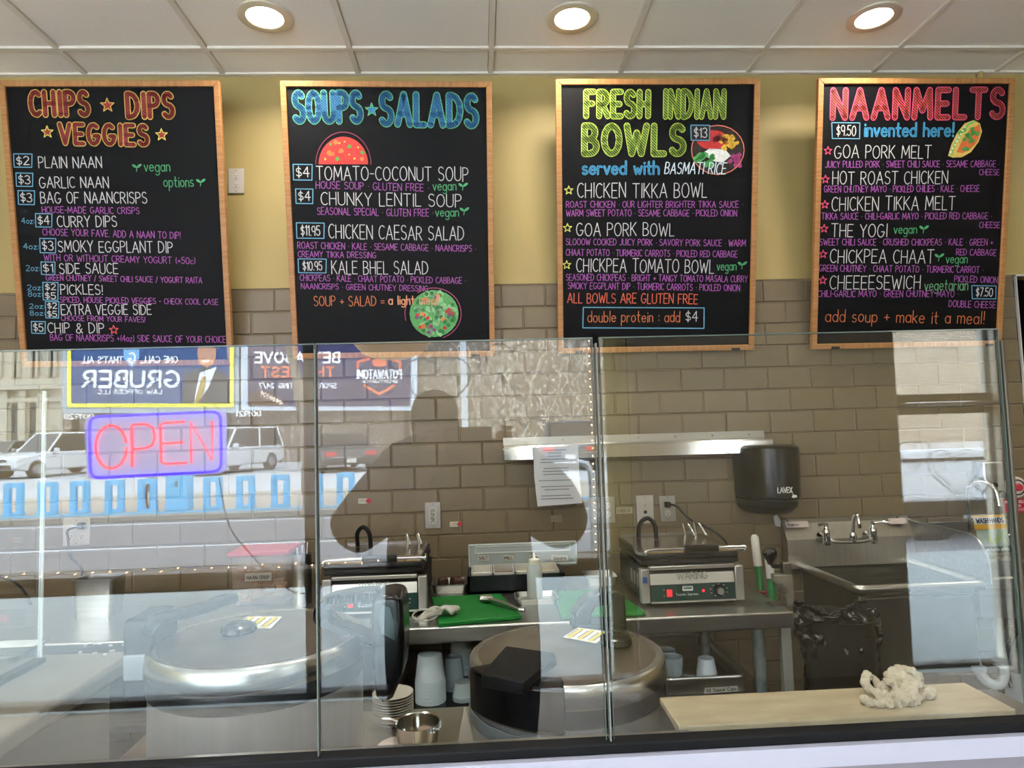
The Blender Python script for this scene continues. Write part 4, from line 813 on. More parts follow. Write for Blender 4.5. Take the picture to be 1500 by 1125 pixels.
# counter front: black track, white fascia, grey lower panel
zt0, zt1, zt2_ = gpt(750, 1091).z, gpt(750, 1107).z, gpt(1250, 1110).z
o = MB().bx(XL, XR-.3, GY-.012, GY+.018, zt1, zt0).build('glass_track', mat('black_rubber_track', '#0b0c0e', .6, spec=.2), bevel=.003); tag(o, 'black glass track along the front of the counter', 'track')
o = MB().bx(XL, XR-.3, GY-.022, GY+.018, zt2_, zt1).build('counter_fascia', mat('white_laminate', '#a3a4b3', .35)); tag(o, 'white laminate fascia below the black glass track', 'counter')
o = MB().bx(XL, XR-.3, GY-.02, GY+.018, .05, zt2_).build('counter_lower_panel', mat('grey_laminate', '#75727a', .45)); tag(o, 'grey lower panel of the counter front', 'counter')
o = MB().bx(XL, .325, GY+.019, GY+.034, zt0-.05, zt0-.004).build('inner_ledge', FSTEEL, bevel=.002); tag(o, 'narrow steel ledge just behind the left and middle guard panes', 'ledge')
# ---------------------------------------------------------------- kitchen
SST = mat('stainless_sheet', '#b9b8b4', .3, 1, noise=.07, nscale=6, stretch=(1, 14, 14), bump=.04, bscale=200)
SSD = mat('worn_stainless', '#86837c', .38, 1, noise=.15, nscale=9, stretch=(1, 6, 6), bump=.05, bscale=120)
GALV = mat('galvanised_pipe', '#8f9a9c', .5, .7, noise=.25, nscale=26)
BLK = mat('matte_black_plastic', '#0b0b0b', .5, spec=.3); BLG = mat('gloss_black_plastic', '#0c0c0d', .18)
CLR = mat('clear_plastic', '#cfdde0', .15, alpha=.38, spec=.6); FROST = mat('frosted_plastic_cup', '#e6f0f4', .35, alpha=.88)
PVC = mat('white_pvc', '#c2c8c8', .35); TAPE = mat('masking_tape', '#b5b2a6', .8, noise=.05); OFFW = mat('offwhite_plastic', '#bcb8ac', .4)
GREENB = mat('green_cutting_board', '#0c7029', .5, noise=.12, nscale=9, bump=.2, bscale=60)
CREAMB = mat('worn_cream_board', '#aa9c7e', .6, col2='#95856a', nscale=9, stretch=(1, 3, 1), bump=.15, bscale=40)
def wtext(parent, text, p0, p1, cap, f, hw, col, nm='lettering', **k):
    mb = MB(); write(mb, text, p0, p1, cap, f, hw, 0, 0, **k); return mb.build(nm, ink(col), parent, smooth=0, fix=False)
front = lambda y: (lambda u, v, h: (u, y-h, v))
# ---- wall plates
def plate_thing(px, py, kind, lab, w=.07, h=.115, metal=False, cat='outlet', group=None, nm='wall_outlet'):
    p = at(px, py, Y=-.006); t = thing(nm, lab, cat, (p.x, -.002, p.z), group)
    PM = mat('steel_cover_plate', '#a9a49a', .35, .9) if metal else mat('ivory_cover_plate', '#bfb8ad', .4)
    MB().box((0, -.003, 0), (w, .006, h)).build('cover_plate', PM, t, bevel=.002)
    n = 2 if w > .1 else 1
    for i in range(n):
        cx = (i-.5*(n-1))*.046
        if kind == 'duplex':
            for s_ in (-1, 1):
                MB().prism([(cx+a*.6, s_*.0195+b) for a, b in ell(0, 0, .0235, .0145, 0, 345, 14)], front(-.006), 0, .002).build('receptacle', mat('white_receptacle', '#c9c4bc', .35), t)
                for dx in (-.0055, .0055): MB().box((cx+dx, -.0085, s_*.0195+.002), (.0018, .001, .007)).build('slot', BLACKM, t)
                MB().box((cx, -.0085, s_*.0195-.0075), (.004, .001, .004)).build('slot', BLACKM, t)
        elif kind == 'data':
            MB().box((0, -.0065, -.012), (.014, .003, .014)).build('jack', mat('blue_jack', '#1d2f4d', .4), t); MB().box((0, -.0068, .018), (.009, .002, .004)).build('port', SSD, t)
        elif kind == 'switch':
            MB().box((cx, -.007, 0), (.032, .004, .068)).build('rocker', mat('white_receptacle', '#c9c4bc', .35), t, bevel=.001)
    for s_ in (-1, 1): MB().lathe([(0, 0), (.0028, 0), (0, .0015)], (0, -.006, s_*h*.42), 8, R=Matrix.Rotation(math.pi/2, 3, 'X')).build('screw', SSD, t)
    return t
plate_thing(346, 265, 'duplex', 'ivory duplex outlet on the yellow wall between the first and second boards')
t = plate_thing(634, 755, 'switch', 'steel wall switch plate with handwritten tape on it, on the taupe tiles', metal=True, cat='switch', nm='wall_switch')
wtext(t, 'SINK', (0, .028), (0, -.03), .016, lambda u, v, h: (u-.008, -.0102, v), .0012, '#2a2a2a'); MB().box((0, -.0095, -.002), (.026, .001, .072)).build('tape_strip', TAPE, t)
plate_thing(882, 747, 'duplex', 'double steel outlet plate beside the seam of the guard panes', w=.115, metal=True)
plate_thing(945, 746, 'data', 'ivory data jack plate left of the plugged steel outlet', w=.078, h=.125, cat='wall plate', nm='data_plate')
t = plate_thing(978, 745, 'duplex', 'steel outlet with a black plug above the right sandwich press', w=.072, metal=True)
tp = Vector(t.location)
plate_thing(112, 779, 'duplex', 'double clear outlet plate with a plug at the far left', w=.112, h=.115)
def cable(name, lab, pts, r=.005, cat='cable', m=CABLE, plug=None):
    P = spline(pts, 7); t = thing(name, lab, cat, P[0]); MB().tube([p-P[0] for p in P], r, 7).build('cord', m, t)
    if plug: MB().box(plug, (.026, .03, .026)).build('plug', BLK, t, bevel=.006)
    return t
q = tp+Vector((-.005, -.012, .02))
cable('power_cable', 'black plug and cord running from the steel outlet to the right press', [q, q+Vector((.03, -.05, -.005)), at(1010, 760, Y=-.14), at(1040, 775, Y=-.2), at(1060, 790, Y=-.28), at(1070, 808, Y=-.28)], plug=(.0, -.012, 0))
q = at(121, 770, Y=-.02); cable('power_cable', 'grey plug and cord hanging from the outlet at the far left', [q, q+Vector((-.03, -.05, -.01)), at(100, 790, Y=-.06), at(103, 815, Y=-.07), at(120, 835, Y=-.08), at(112, 868, Y=-.1)], plug=(.0, -.008, 0))
cable('power_cable', 'black cord looping over the table at the far left edge', [at(-10, 842, Y=-.1), at(12, 848, Y=-.12), at(32, 862, Y=-.18), at(45, 885, Y=-.26)])
def sticker(px, py, w, h, lab, col='#cfc8b8', dot=None, txt=None, rz=0):
    p = at(px, py, Y=-.008); t = thing('wall_sticker', lab, 'sticker', (p.x, -.002, p.z)); MB().box((0, -.001, 0), (w, .002, h)).build('label', mat('sticker_'+col.strip('#'), col, .6), t)
    if txt: wtext(t, txt, (-w*.42, -h*.25), (w*.35, -h*.25), h*.5, front(-.0026), .0007, '#3b3b3b')
    if dot: MB().lathe([(0, 0), (.011, 0), (.009, .002), (0, .002)], (w*.4, -.002, 0), 12, R=Matrix.Rotation(math.pi/2, 3, 'X')).build('red_dot', mat('red_dot', '#c33040', .5), t)
sticker(533, 734, .05, .022, 'small printed sticker with a red dot below the left boards', dot=1, txt='OPEN'); sticker(667, 768, .05, .022, 'small printed sticker with a red dot right of the wall switch', dot=1, txt='LOW')
sticker(815, 760, .05, .03, 'small faded sticker on the tiles below the hanging notice', '#8d826f'); sticker(915, 748, .074, .028, 'taped label left of the ivory data plate', '#b3a98f', txt='TO RESET GFI')
# ---- ticket rail and notice
a, b_, c = at(738, 655, Y=-.08), at(1130, 645, Y=-.08), at(900, 655, Y=-.08); zt, zb_ = at(1000, 634, Y=-.05).z, at(1000, 666, Y=-.08).z
t = thing('ticket_rail', 'long polished steel rail shelf mounted across the taupe tiles', 'rail', (a.x, 0, zb_)); L_ = b_.x-a.x; H_ = zt-zb_
CHR = mat('polished_steel', '#cfcdc8', .12, 1, bump=.03, bscale=12)
MB().prism([(-.0, H_), (-.005, H_), (-.012, H_*.66), (-.09, H_*.62), (-.096, H_*.55), (-.096, .0), (-.086, -.004), (-.082, .004), (-.09, .01), (-.086, H_*.5), (-.01, H_*.52), (-.0, H_*.4)], lambda u, v, h: (h, u, v), 0, L_).build('rolled_channel', CHR, t, smooth=30)
for i in range(7): MB().lathe([(0, 0), (.005, 0), (.004, .003), (0, .004)], (.1+i*L_/7, -.006, H_*.82), 8, R=Matrix.Rotation(math.pi/2, 3, 'X')).build('screw', SSD, t)
p0, p1 = at(781, 655, Y=-.11), at(850, 738, Y=-.115); W_, H2 = p1.x-p0.x, p0.z-p1.z
t = thing('paper_notice', 'white printed notice hanging from the steel rail', 'notice', (p0.x, -.112, p1.z))
MB().add([(0, 0, H2), (W_, .0, H2), (W_, -.006, H2*.5), (W_*1.04, -.012, .004), (W_*.05, -.012, -.004), (0, -.004, H2*.5)], [(0, 1, 2, 5), (5, 2, 3, 4)]).build('sheet', mat('white_paper', '#c2c2c4', .7), t)
r_ = random.Random(4); tl = MB()
for i in range(17):
    if i in (5, 9, 11, 14): continue
    z = H2*(.94-i*.052); tl.box((W_*.5+r_.uniform(-.01, 0), -.0135, z), (W_*r_.uniform(.5, .76) if i not in (1, 2) else W_*.3, .0005, .0035))
o = tl.build('printed_line', mat('grey_print', '#7d7d80', .8), t); o['kind'] = 'stuff'
# ---- work table
TZ = .88; TYF = at(1000, 903, Z=TZ).y; TXR = at(1158, 893, Z=TZ).x; TXL = -2.9
t = thing('work_table', 'long stainless steel work table against the tiled wall', 'table', ((TXL+TXR)/2, TYF/2, 0)); c0 = Vector(((TXL+TXR)/2, TYF/2, 0))
def lb(mb, x0, x1, y0, y1, z0, z1): return mb.bx(x0-c0.x, x1-c0.x, y0-c0.y, y1-c0.y, z0, z1)
lb(MB(), TXL, TXR, TYF, -.04, TZ-.055, TZ).build('tabletop', SST, t, bevel=.006, seg=3)
SHZ = .6
lb(MB(), TXL, TXR-.06, TYF+.06, -.06, SHZ-.035, SHZ-.01).build('undershelf', SSD, t, bevel=.003)
for x in (TXL+.1, -.9, TXR-.1):
    for y in (TYF+.07, -.1): MB().tube([(x-c0.x, y-c0.y, 0), (x-c0.x, y-c0.y, TZ-.05)], .021, 14).build('leg', GALV, t)
o = MB().tube([(at(1032, 920, Y=-.3).x, -.3, SHZ-.009), (at(1032, 920, Y=-.3).x, -.3, TZ-.056)], .02, 12).build('support_pipe', GALV); tag(o, 'short galvanised pipe between table top and shelf', 'pipe')
o = MB().bx(TXR-.035, TXR+.0, TYF+.03, TYF+.055, 0, TZ-.056).build('corner_upright', mat('dull_upright', '#8d8b82', .6, .3), bevel=.002); tag(o, 'narrow grey upright beside the front leg at the right table end', 'post')
# ---- sandwich presses
ALU = mat('brushed_aluminium', '#c3c1bb', .35, .85, noise=.04, nscale=12, stretch=(1, 12, 12)); GPAN = mat('dark_green_panel', '#0d3a33', .4); BAKED = mat('heat_stained_steel', '#927a55', .4, .8, noise=.25, nscale=20); REDL = mat('red_switch_light', '#e02028', .3, emit=1.0)
def press(px0, px1, pyb, lab):
    a, b = at(px0, pyb, Z=TZ+.012), at(px1, pyb-7, Z=TZ+.012); yf = (a.y+b.y)/2; a, b = at(px0, pyb, Y=yf), at(px1, pyb-7, Y=yf); w = b.x-a.x; cx = (a.x+b.x)/2
    t = thing('panini_press', lab, 'sandwich press', (cx, yf, TZ), 'sandwich presses on the work table'); h = w/2; dp = .42; z0 = .014
    MB().bx(-h+.012, h-.012, .006, dp, z0, .128).build('housing', BLK, t, bevel=.006)
    for s_ in (-1, 1): MB().bx(s_*h, s_*(h-.032), -.004, .03, z0-.002, .134).build('front_post', ALU, t, bevel=.004)
    pl = MB(); pl.add([(-h+.033, -.002, .075), (h-.033, -.002, .075), (h-.033, .012, .142), (-h+.033, .012, .142), (-h+.033, .03, .075), (h-.033, .03, .075), (h-.033, .03, .142), (-h+.033, .03, .142)], [(0, 1, 2, 3), (4, 7, 6, 5), (0, 3, 7, 4), (1, 5, 6, 2), (3, 2, 6, 7), (0, 4, 5, 1)]); pl.build('drip_tray', ALU, t, bevel=.003)
    MB().bx(-h+.033, h-.033, -.006, .012, .128, .143).build('tray_lip', ALU, t, bevel=.004)
    MB().bx(-h+.034, h-.034, -.001, .02, z0+.004, .075).build('control_panel', GPAN, t, bevel=.001); MB().bx(-h+.033, h-.033, -.005, .02, z0-.002, z0+.004).build('bottom_strip', ALU, t)
    ff = lambda u, v, k: (u, -.001+(v-.075)*.2-.0035-k, v)
    mb = MB(); write(mb, 'WARING', (-.055, .092), (.055, .092), .024, ff, .0017, .001, 0, gap=.12); mb.build('embossed_name', mat('embossed_alu', '#8f8e89', .5, .2), t, smooth=0, fix=False)
    pf = front(-.0015)
    MB().prism(rr_([(-.038, .052), (.0, .052), (.0, .068), (-.038, .068)], .2), front(-.001), 0, .0012).build('name_badge', mat('white_badge', '#e8ebe8', .5), t); wtext(t, 'WARING', (-.034, .058), (-.004, .058), .007, front(-.0028), .0009, '#12332d'); wtext(t, 'Tostato Supremo', (-.062, .036), (.018, .036), .008, pf, .0008, '#e8ece8')
    sw = MB().bx(-.095, -.077, -.006, 0, .034, .058).build('rocker_switch', REDL, t, bevel=.001); MB().lathe([(0, 0), (.0055, 0), (.004, .004), (0, .005)], (.038, -.001, .05), 10, R=Matrix.Rotation(math.pi/2, 3, 'X')).build('pilot_light', REDL, t)
    R = Matrix.Rotation(math.pi/2, 3, 'X'); kn = MB().lathe([(0, 0), (.021, 0), (.02, .012), (0, .012)], (.094, -.001, .05), 24, R=R).build('dial', BLK, t); MB().lathe([(0, .012), (.0125, .012), (.0115, .024), (0, .025)], (.094, -.001, .05), 20, R=R).build('dial_cap', ALU, t)
    mk = MB(); 
    for i in range(9): an = math.radians(-60+i*38); mk.box((.094+.031*math.cos(an), -.0022, .05+.0215*math.sin(an)*1.0), (.006, .0006, .0018))
    for zz in (.037, .058): mk.box((-.105, -.0022, zz), (.004, .0006, .002))
    o = mk.build('dial_marks', ink('#e8ece8'), t); o['kind'] = 'stuff'
    # plates and lid
    MB().bx(-h+.006, h-.014, .0, dp-.03, .146, .166).build('lower_plate', mat('cast_iron', '#1d1c1b', .6, noise=.2, nscale=40), t, bevel=.005); MB().bx(-h+.004, h-.016, -.004, dp-.03, .168, .186).build('upper_plate', MATS['cast_iron'], t, bevel=.005)
    MB().bx(-h+.012, h-.022, .008, dp-.05, .186, .192).build('lid', mat('steel_lid', '#aaa69c', .22, 1, bump=.03, bscale=30), t, bevel=.002)
    MB().add([(-h+.012, .004, .182), (h-.022, .004, .182), (h-.024, .012, .204), (-h+.02, .012, .204), (-h+.012, .009, .182), (h-.022, .009, .182), (h-.024, .017, .204), (-h+.02, .017, .204)], [(0, 1, 2, 3), (7, 6, 5, 4), (0, 4, 5, 1), (3, 2, 6, 7), (0, 3, 7, 4), (1, 5, 6, 2)]).build('front_flange', BAKED, t)
    MB().bx(-h+.02, h-.06, dp-.055, dp-.05, .186, .202).build('rear_flange', SSD, t)
    for sx_ in (-.1, 0.0, .11): MB().lathe([(0, 0), (.006, 0), (.004, .004), (0, .005)], (sx_, .006, .193), 8, R=R).build('bolt', SSD, t)
    hy, hz = -.035, .205
    MB().tube(spline([(-h+.006, .11, .196), (-h+.0, .04, .186), (-h+.012, hy, hz-.012), (-h+.03, hy, hz), (0, hy, hz), (h-.02, hy, hz), (h-.002, hy, hz-.004), (h-.004, .0, .19), (h-.01, .1, .19)], 6), .0065, 8).build('handle_bar', CHROME, t, smooth=60)
    MB().tube([(-.035, hy, hz), (.085, hy, hz)], .0135, 12).build('handle_grip', BLK, t); MB().box((.025, hy+.015, hz-.014), (.09, .03, .014)).build('grip_bracket', BLK, t, bevel=.002)
    MB().tube(spline([(-.115, dp-.1, .195), (-.112, dp-.12, .25), (-.085, dp-.14, .275), (-.06, dp-.15, .25), (-.055, dp-.15, .195)], 6), .0085, 8).build('flexible_conduit', BLK, t, smooth=60)
    for x in (h-.1, h-.055): MB().tube(spline([(x, dp-.07, .19), (x-.01, dp-.08, .245), (x+.0, dp-.12, .24), (x+.015, dp-.15, .2)], 5), .006, 7).build('spring_link', CHROME, t, smooth=60)
    for s_ in (-1, 1):
        for y in (.04, dp-.06): MB().lathe([(.015, 0), (.013, z0)], (s_*(h-.04), y, 0), 12).build('foot', BLK, t)
    for k in range(3): MB().bx(-h+.0105, -h+.013, .08+k*.05, .11+k*.05, .05, .1).build('side_vent', SSD, t)
    return t
pr1 = press(940, 1091, 885, 'steel and black sandwich press with green control panel, right of the cutting boards')
pl = MB().bx(-.004, .012, -.006, -.0045, .09, .11); o = pl.build('blue_tape', mat('blue_tape', '#1c4f96', .6), pr1); o.location.x = -(at(1091, 878, Y=pr1.location.y).x-at(940, 885, Y=pr1.location.y).x)/2+.01; o.location.z = -.005
pr2 = press(472, 626, 901, 'steel and black sandwich press standing left of the green boards')
# ---- boards and things on the table
def quad_board(name, lab, pts, z, th, m, grp=None, cat='cutting board'):
    P = [at(x, y, Z=z+th) for x, y in pts]; c = sum(P, Vector())/4; mb = MB().prism([(p.x-c.x, p.y-c.y) for p in P], lambda u, v, h: (u, v, h), 0, th); o = mb.build(name, m, bevel=.003); o.location = (c.x, c.y, z); tag(o, lab, cat, grp); return o
quad_board('green_cutting_board', 'green cutting board with a crumpled glove and tongs on it', [(632, 874), (733, 869), (764, 901), (642, 913)], TZ, .014, GREENB, 'green cutting boards')
quad_board('green_cutting_board', 'green cutting board left of the right sandwich press', [(810, 866), (897, 862), (946, 896), (822, 902)], TZ, .014, GREENB, 'green cutting boards')
gl = thing('disposable_glove', 'crumpled translucent white glove on the corner of the green board', 'glove', at(640, 905, Z=TZ+.014)); GLV = mat('vinyl_glove', '#bfbcb2', .45, alpha=.85)
def crumple(n0, n1, fx, amp, seed, name, m, parent, thick=.001):
    r_ = random.Random(seed); mb = MB(); vs = []; fs = []
    for i in range(n0):
        for j in range(n1): x, y, z = fx(i/(n0-1), j/(n1-1)); vs.append((x+r_.uniform(-amp, amp), y+r_.uniform(-amp, amp), z+r_.uniform(-amp, amp)))
    for i in range(n0-1):
        for j in range(n1-1): fs.append((i*n1+j, i*n1+j+1, (i+1)*n1+j+1, (i+1)*n1+j))
    o = mb.add(vs, fs).build(name, m, parent, smooth=60, fix=False); s = o.modifiers.new('s', 'SUBSURF'); s.levels = s.render_levels = 1
    if thick: k = o.modifiers.new('t', 'SOLIDIFY'); k.thickness = thick
    return o
crumple(7, 14, lambda a, b: (-.03+(.032+.012*a)*math.cos(b*6.283)*(.6+.5*a)+.03*(1-a), -.01+(.02+.008*a)*math.sin(b*6.283)*(1.0), .004+.045*(a if a < .5 else 1-a)+.014*math.sin(b*9)), .003, 3, 'glove_palm', GLV, gl)
o = MB().tube([(-.038+.042*math.cos(a*.3), -.02+.02*math.sin(a*.3), .016+.014*math.sin(a*.3)) for a in range(21)], .0025, 6, closed=True).build('rolled_cuff', GLV, gl, smooth=60)
for k in range(4): MB().tube(spline([(0, .005, .012), (.03, .01+.012*k, .03-.004*k), (.058+.006*k, .012*k-.004, .014+.006*(k % 2))], 4), [.011]*8+[.006], 7).build('glove_finger', GLV, gl, smooth=60)
tg = thing('tongs', 'steel tongs lying across the left green board', 'tongs', at(735, 885, Z=TZ+.014)); A, B = at(762, 893, Z=TZ+.022)-tg.location, at(712, 876, Z=TZ+.03)-tg.location
for s_ in (-1, 1):
    n_ = Vector((0, .006*s_, .0)); MB().tube([A+n_*.3, (A+B)/2+n_*1.6+Vector((0, 0, .004)), B+n_*.8], [.0045, .006, .005], 6).build('arm', SST, tg); MB().lathe([(0, 0), (.016, .004), (.022, .012), (.02, .02), (0, .014)], B+n_*1.3+Vector((0, 0, -.012)), 10, sx=1.3, sy=.7).build('scoop', SST, tg)
MB().tube([A-Vector((.004, 0, 0)), A+Vector((.016, -.006, 0))], .008, 8).build('hinge', SST, tg)
def pan_obj(name, lab, px, py, w, d, h, m, z=TZ, wall=.003, cat='tray', rz=0, flare=1.12, group=None):
    p = at(px, py, Z=z); t = thing(name, lab, cat, p, group, rz)
    rings = []
    for k, zz in ((1, 0), (1, .0), (flare, h), (flare+.06, h), (flare+.06, h-.004), (flare, h-.006), (flare-.01, h-.006), (.985, .004)):
        rings.append([Vector((x*k, y*k, zz)) for x, y in rr_([(-w/2, -d/2), (w/2, -d/2), (w/2, d/2), (-w/2, d/2)], .16)])
    order = [rings[1], rings[2], rings[4], rings[3], [Vector((v.x*.97, v.y*.97, h)) for v in rings[2]], rings[7]]
    MB().loft(order).build('pan', m, t, smooth=50); return t
pan_obj('steel_tray', 'small square steel tray holding the squeeze bottle', 786, 880, .14, .11, .022, SST)
CHO = mat('brown_meat', '#3b2416', .6, noise=.3, nscale=30)
tt = pan_obj('steel_tray', 'steel tray of brown scraps between the left press and the dark caddy', 660, 864, .13, .12, .035, SST)
for i, (dx, dy, r) in enumerate(((-.03, 0, .3), (.02, .015, .8), (.035, -.03, .1))):
    o = MB().box((0, 0, .025), (.045, .035, .04), rz=r, taper=.8).build('brown_scrap', CHO, bevel=.006); o.location = tt.location+Vector((dx, dy, .006)); tag(o, ['square brown scrap leaning in the left steel tray', 'dark brown chunk in the middle of the left steel tray', 'low brown chunk at the right of the left steel tray'][i], 'food scrap', 'scraps in the steel tray')
o = MB().tube(spline([(-.06, 0, .0), (0, .012, .012), (.06, 0, 0)], 6), [.012]*3+[.014]*7+[.01]*3, 8).build('dark_roll', CHO, smooth=60); o.location = at(684, 866, Z=TZ)+Vector((.01, 0, .013)); tag(o, 'dark brown roll lying right of the left steel tray', 'food scrap')
pan_obj('steel_tray', 'steel tray behind the right green board', 878, 853, .12, .13, .035, SST)
# condiment caddy
p = at(765, 868, Z=TZ); xl, xr = at(685, 868, Y=p.y).x, at(828, 864, Y=p.y).x; t = thing('condiment_caddy', 'dark condiment caddy with white inserts and an open clear lid', 'caddy', ((xl+xr)/2, p.y, TZ)); w_ = (xr-xl)
MB().bx(-w_/2, w_/2, 0, .012, 0, .07).bx(-w_/2, w_/2, .19, .2, 0, .07).bx(-w_/2, -w_/2+.01, 0, .2, 0, .07).bx(w_/2-.01, w_/2, 0, .2, 0, .07).bx(-w_/2, w_/2, 0, .2, 0, .01).build('caddy_base', mat('navy_black_plastic', '#10151b', .35), t)
iw = (w_-.03)/4; INS = mat('white_insert', '#bbb9b2', .4)
for i in range(4):
    x0 = -w_/2+.015+i*iw; MB().bx(x0, x0+iw-.003, .016, .022, .02, .078).bx(x0, x0+iw-.003, .18, .186, .02, .078).bx(x0, x0+.005, .016, .186, .02, .078).bx(x0+iw-.008, x0+iw-.003, .016, .186, .02, .078).bx(x0, x0+iw-.003, .016, .186, .018, .024).build('insert', INS, t, bevel=.001)
    MB().bx(x0+.006, x0+iw-.009, .023, .179, .026, .05).build('seasoning', mat('seasoning_%d' % i, ['#e8e6e0', '#7c5b4a', '#d8d2c2', '#cfc09a'][i], .9, noise=.2, nscale=60), t)
lx0 = at(686, 815, Y=p.y+.2).x-t.location.x; lx1 = at(845, 812, Y=p.y+.2).x-t.location.x; zt_ = at(760, 794, Y=p.y+.21).z-TZ
MB().bx(lx0, lx1, .198, .202, .06, zt_).build('clear_lid', CLR, t, bevel=.001); MB().tube([(x, .19, z) for x, z in rr_([(lx0+.004, .07), (lx1-.004, .07), (lx1-.004, zt_-.004), (lx0+.004, zt_-.004)], .06)], .004, 6, closed=True).build('lid_rim', mat('lid_rim_plastic', '#cfd8d4', .15, alpha=.6), t)
MB().tube([(x, .19, z) for x, z in rr_([(lx0+.03, .125), (lx1-.03, .125), (lx1-.03, zt_-.012), (lx0+.03, zt_-.012)], .1)], .003, 6, closed=True).build('lid_step', mat('lid_rim_plastic', '#cfd8d4'), t)
for i, (px, wd, tx_) in enumerate(((708, .05, 'SALT'), (745, .05, 'MILL'), (783, .045, 'CUMIN'), (820, .075, 'Sesame'))):
    q = at(px, 817, Y=p.y+.19)-t.location; MB().prism([(q.x-wd/2, q.z-.012), (q.x+wd/2, q.z-.014), (q.x+wd/2-.003, q.z+.01), (q.x-wd/2+.002, q.z+.012)], front(.194), 0, .001).build('tape_label', TAPE, t); wtext(t, tx_, (q.x-wd*.36, q.z-.007), (q.x+wd*.36, q.z-.007), .012, front(.1925), .0011, '#1d1d1d')
# squeeze bottle
t = thing('squeeze_bottle', 'translucent squeeze bottle standing on the small steel tray', 'bottle', at(784, 878, Z=TZ)+Vector((0, .0, .005))); FB = mat('translucent_bottle', '#d4dee0', .3, alpha=.6)
MB().lathe([(0, 0), (.026, 0), (.029, .008), (.029, .115), (.022, .128), (.018, .132)], n=24).build('bottle_body', FB, t, smooth=50); MB().lathe([(.022, .128), (.022, .145), (.006, .15), (.003, .17), (0, .17)], n=20).build('nozzle_cap', mat('cream_cap', '#dfe0d0', .4), t); MB().lathe([(0, .003), (.025, .003), (.025, .022), (0, .022)], n=20).build('sauce', mat('pale_sauce', '#d8cfa6', .5), t)
# left table things
t = pan_obj('steam_pan', 'tall steel steam pan standing on the table at the far left', 146, 900, .13, .1, .14, SST, flare=1.12, cat='pan')
p = at(389, 880, Z=TZ); t = thing('snack_container', 'clear container of brown crisps with a red lid', 'container', p); hw_ = (at(428, 880, Y=p.y).x-at(350, 880, Y=p.y).x)/2; hh = at(389, 808, Y=p.y).z-TZ
MB().box((0, 0, hh/2), (hw_*1.9, .16, hh), taper=1.08).build('tub', mat('clear_tub', '#c9b7a8', .2, alpha=.35), t, bevel=.01); r_ = random.Random(8)
for i in range(26): MB().box((r_.uniform(-hw_*.7, hw_*.7), r_.uniform(-.06, .05), .015+i*.0048), (.045, .03, .006), rz=r_.uniform(0, 3), rx=r_.uniform(-.8, .8)).build('crisp', mat('brown_crisp', '#a8754c', .7, noise=.3, nscale=40), t, bevel=.001)
MB().box((0, 0, hh+.008), (hw_*2.25, .19, .018)).build('red_lid', mat('red_lid', '#d05560', .35, alpha=.8), t, bevel=.004); MB().prism([(-.05, hh*.5), (.05, hh*.5), (.05, hh*.66), (-.05, hh*.66)], front(-.088), 0, .001).build('tape_label', TAPE, t); wtext(t, 'NAAN CRISP', (-.042, hh*.54), (.042, hh*.54), .012, front(-.0895), .0011, '#1d1d1d')
p = at(451, 877, Z=TZ); t = thing('steel_canister', 'tall steel canister beside the left sandwich press', 'canister', p+Vector((-.004, -.07, 0))); MB().lathe([(0, 0), (.037, 0), (.037, .19), (.035, .19), (.035, .01), (0, .01)], n=24).build('canister_body', SST, t)
for i in range(3): MB().tube([(.01*i-.01, 0, .02), (.02*i-.02, .01, .21+.01*i)], .004, 6).build('utensil', SST, t)
# tools and can opener at the right end
for i, (px, py0, py1, lab) in enumerate(((1112, 783, 869, 'long white and green handled brush leaning behind the table end'), (1129, 815, 878, 'shorter white and green handled brush beside the can opener'))):
    b0 = at(px+3, py1, X=TXR+.022); tpz = at(px-(7 if i == 0 else 3), py0, X=TXR+.024); b0 = b0-(tpz-b0)*.6; t = thing('kitchen_brush', lab, 'brush', b0); v = tpz-b0; mid = v*(.66 if i == 0 else .68)
    MB().tube([Vector(), mid], [.014, .014], 12).build('green_sleeve', mat('green_handle', '#127a3c', .4), t); MB().tube([mid, v*.97, v], [.0165, .0155, .008], 12).build('white_grip', mat('white_grip', '#c8c6c0', .5, bump=.4, bscale=300), t)
    if i == 0: MB().box(v*.38+Vector((.0, -.01, 0)), (.03, .02, .02)).build('red_tip', mat('red_tip', '#8d1e2c', .4), t, bevel=.004)
p = at(1146, 887, Z=TZ); t = thing('can_opener', 'steel bench can opener with a black knob at the table corner', 'can opener', p)
MB().bx(-.035, .035, -.02, .05, 0, .004).build('base_plate', SSD, t); MB().prism([(-.03, .11), (.035, .11), (.038, .03), (.03, .0), (.012, .0), (.01, .03), (-.006, .045), (-.004, .075), (-.028, .08)], lambda u, v, h: (u, h, v), -.018, .018).build('casting', mat('grey_casting', '#9c978b', .45, .7, noise=.1, nscale=30), t, bevel=.004)
MB().box((.02, 0, .13), (.03, .03, .04)).build('shaft_block', SSD, t, bevel=.003); MB().tube([(.02, 0, .135), (-.03, -.005, .138), (-.036, -.006, .15)], .007, 8).build('crank', BLK, t); MB().lathe([(.009, 0), (.012, .01), (.024, .03), (.025, .045), (.016, .056), (0, .058)], (-.037, -.006, .145), 20).build('knob', BLG, t, smooth=60); MB().lathe([(0, 0), (.016, 0), (.016, .01), (0, .01)], (-.012, -.03, .06), 16, R=Matrix.Rotation(math.pi/2, 3, 'X')).build('feed_gear', SSD, t)
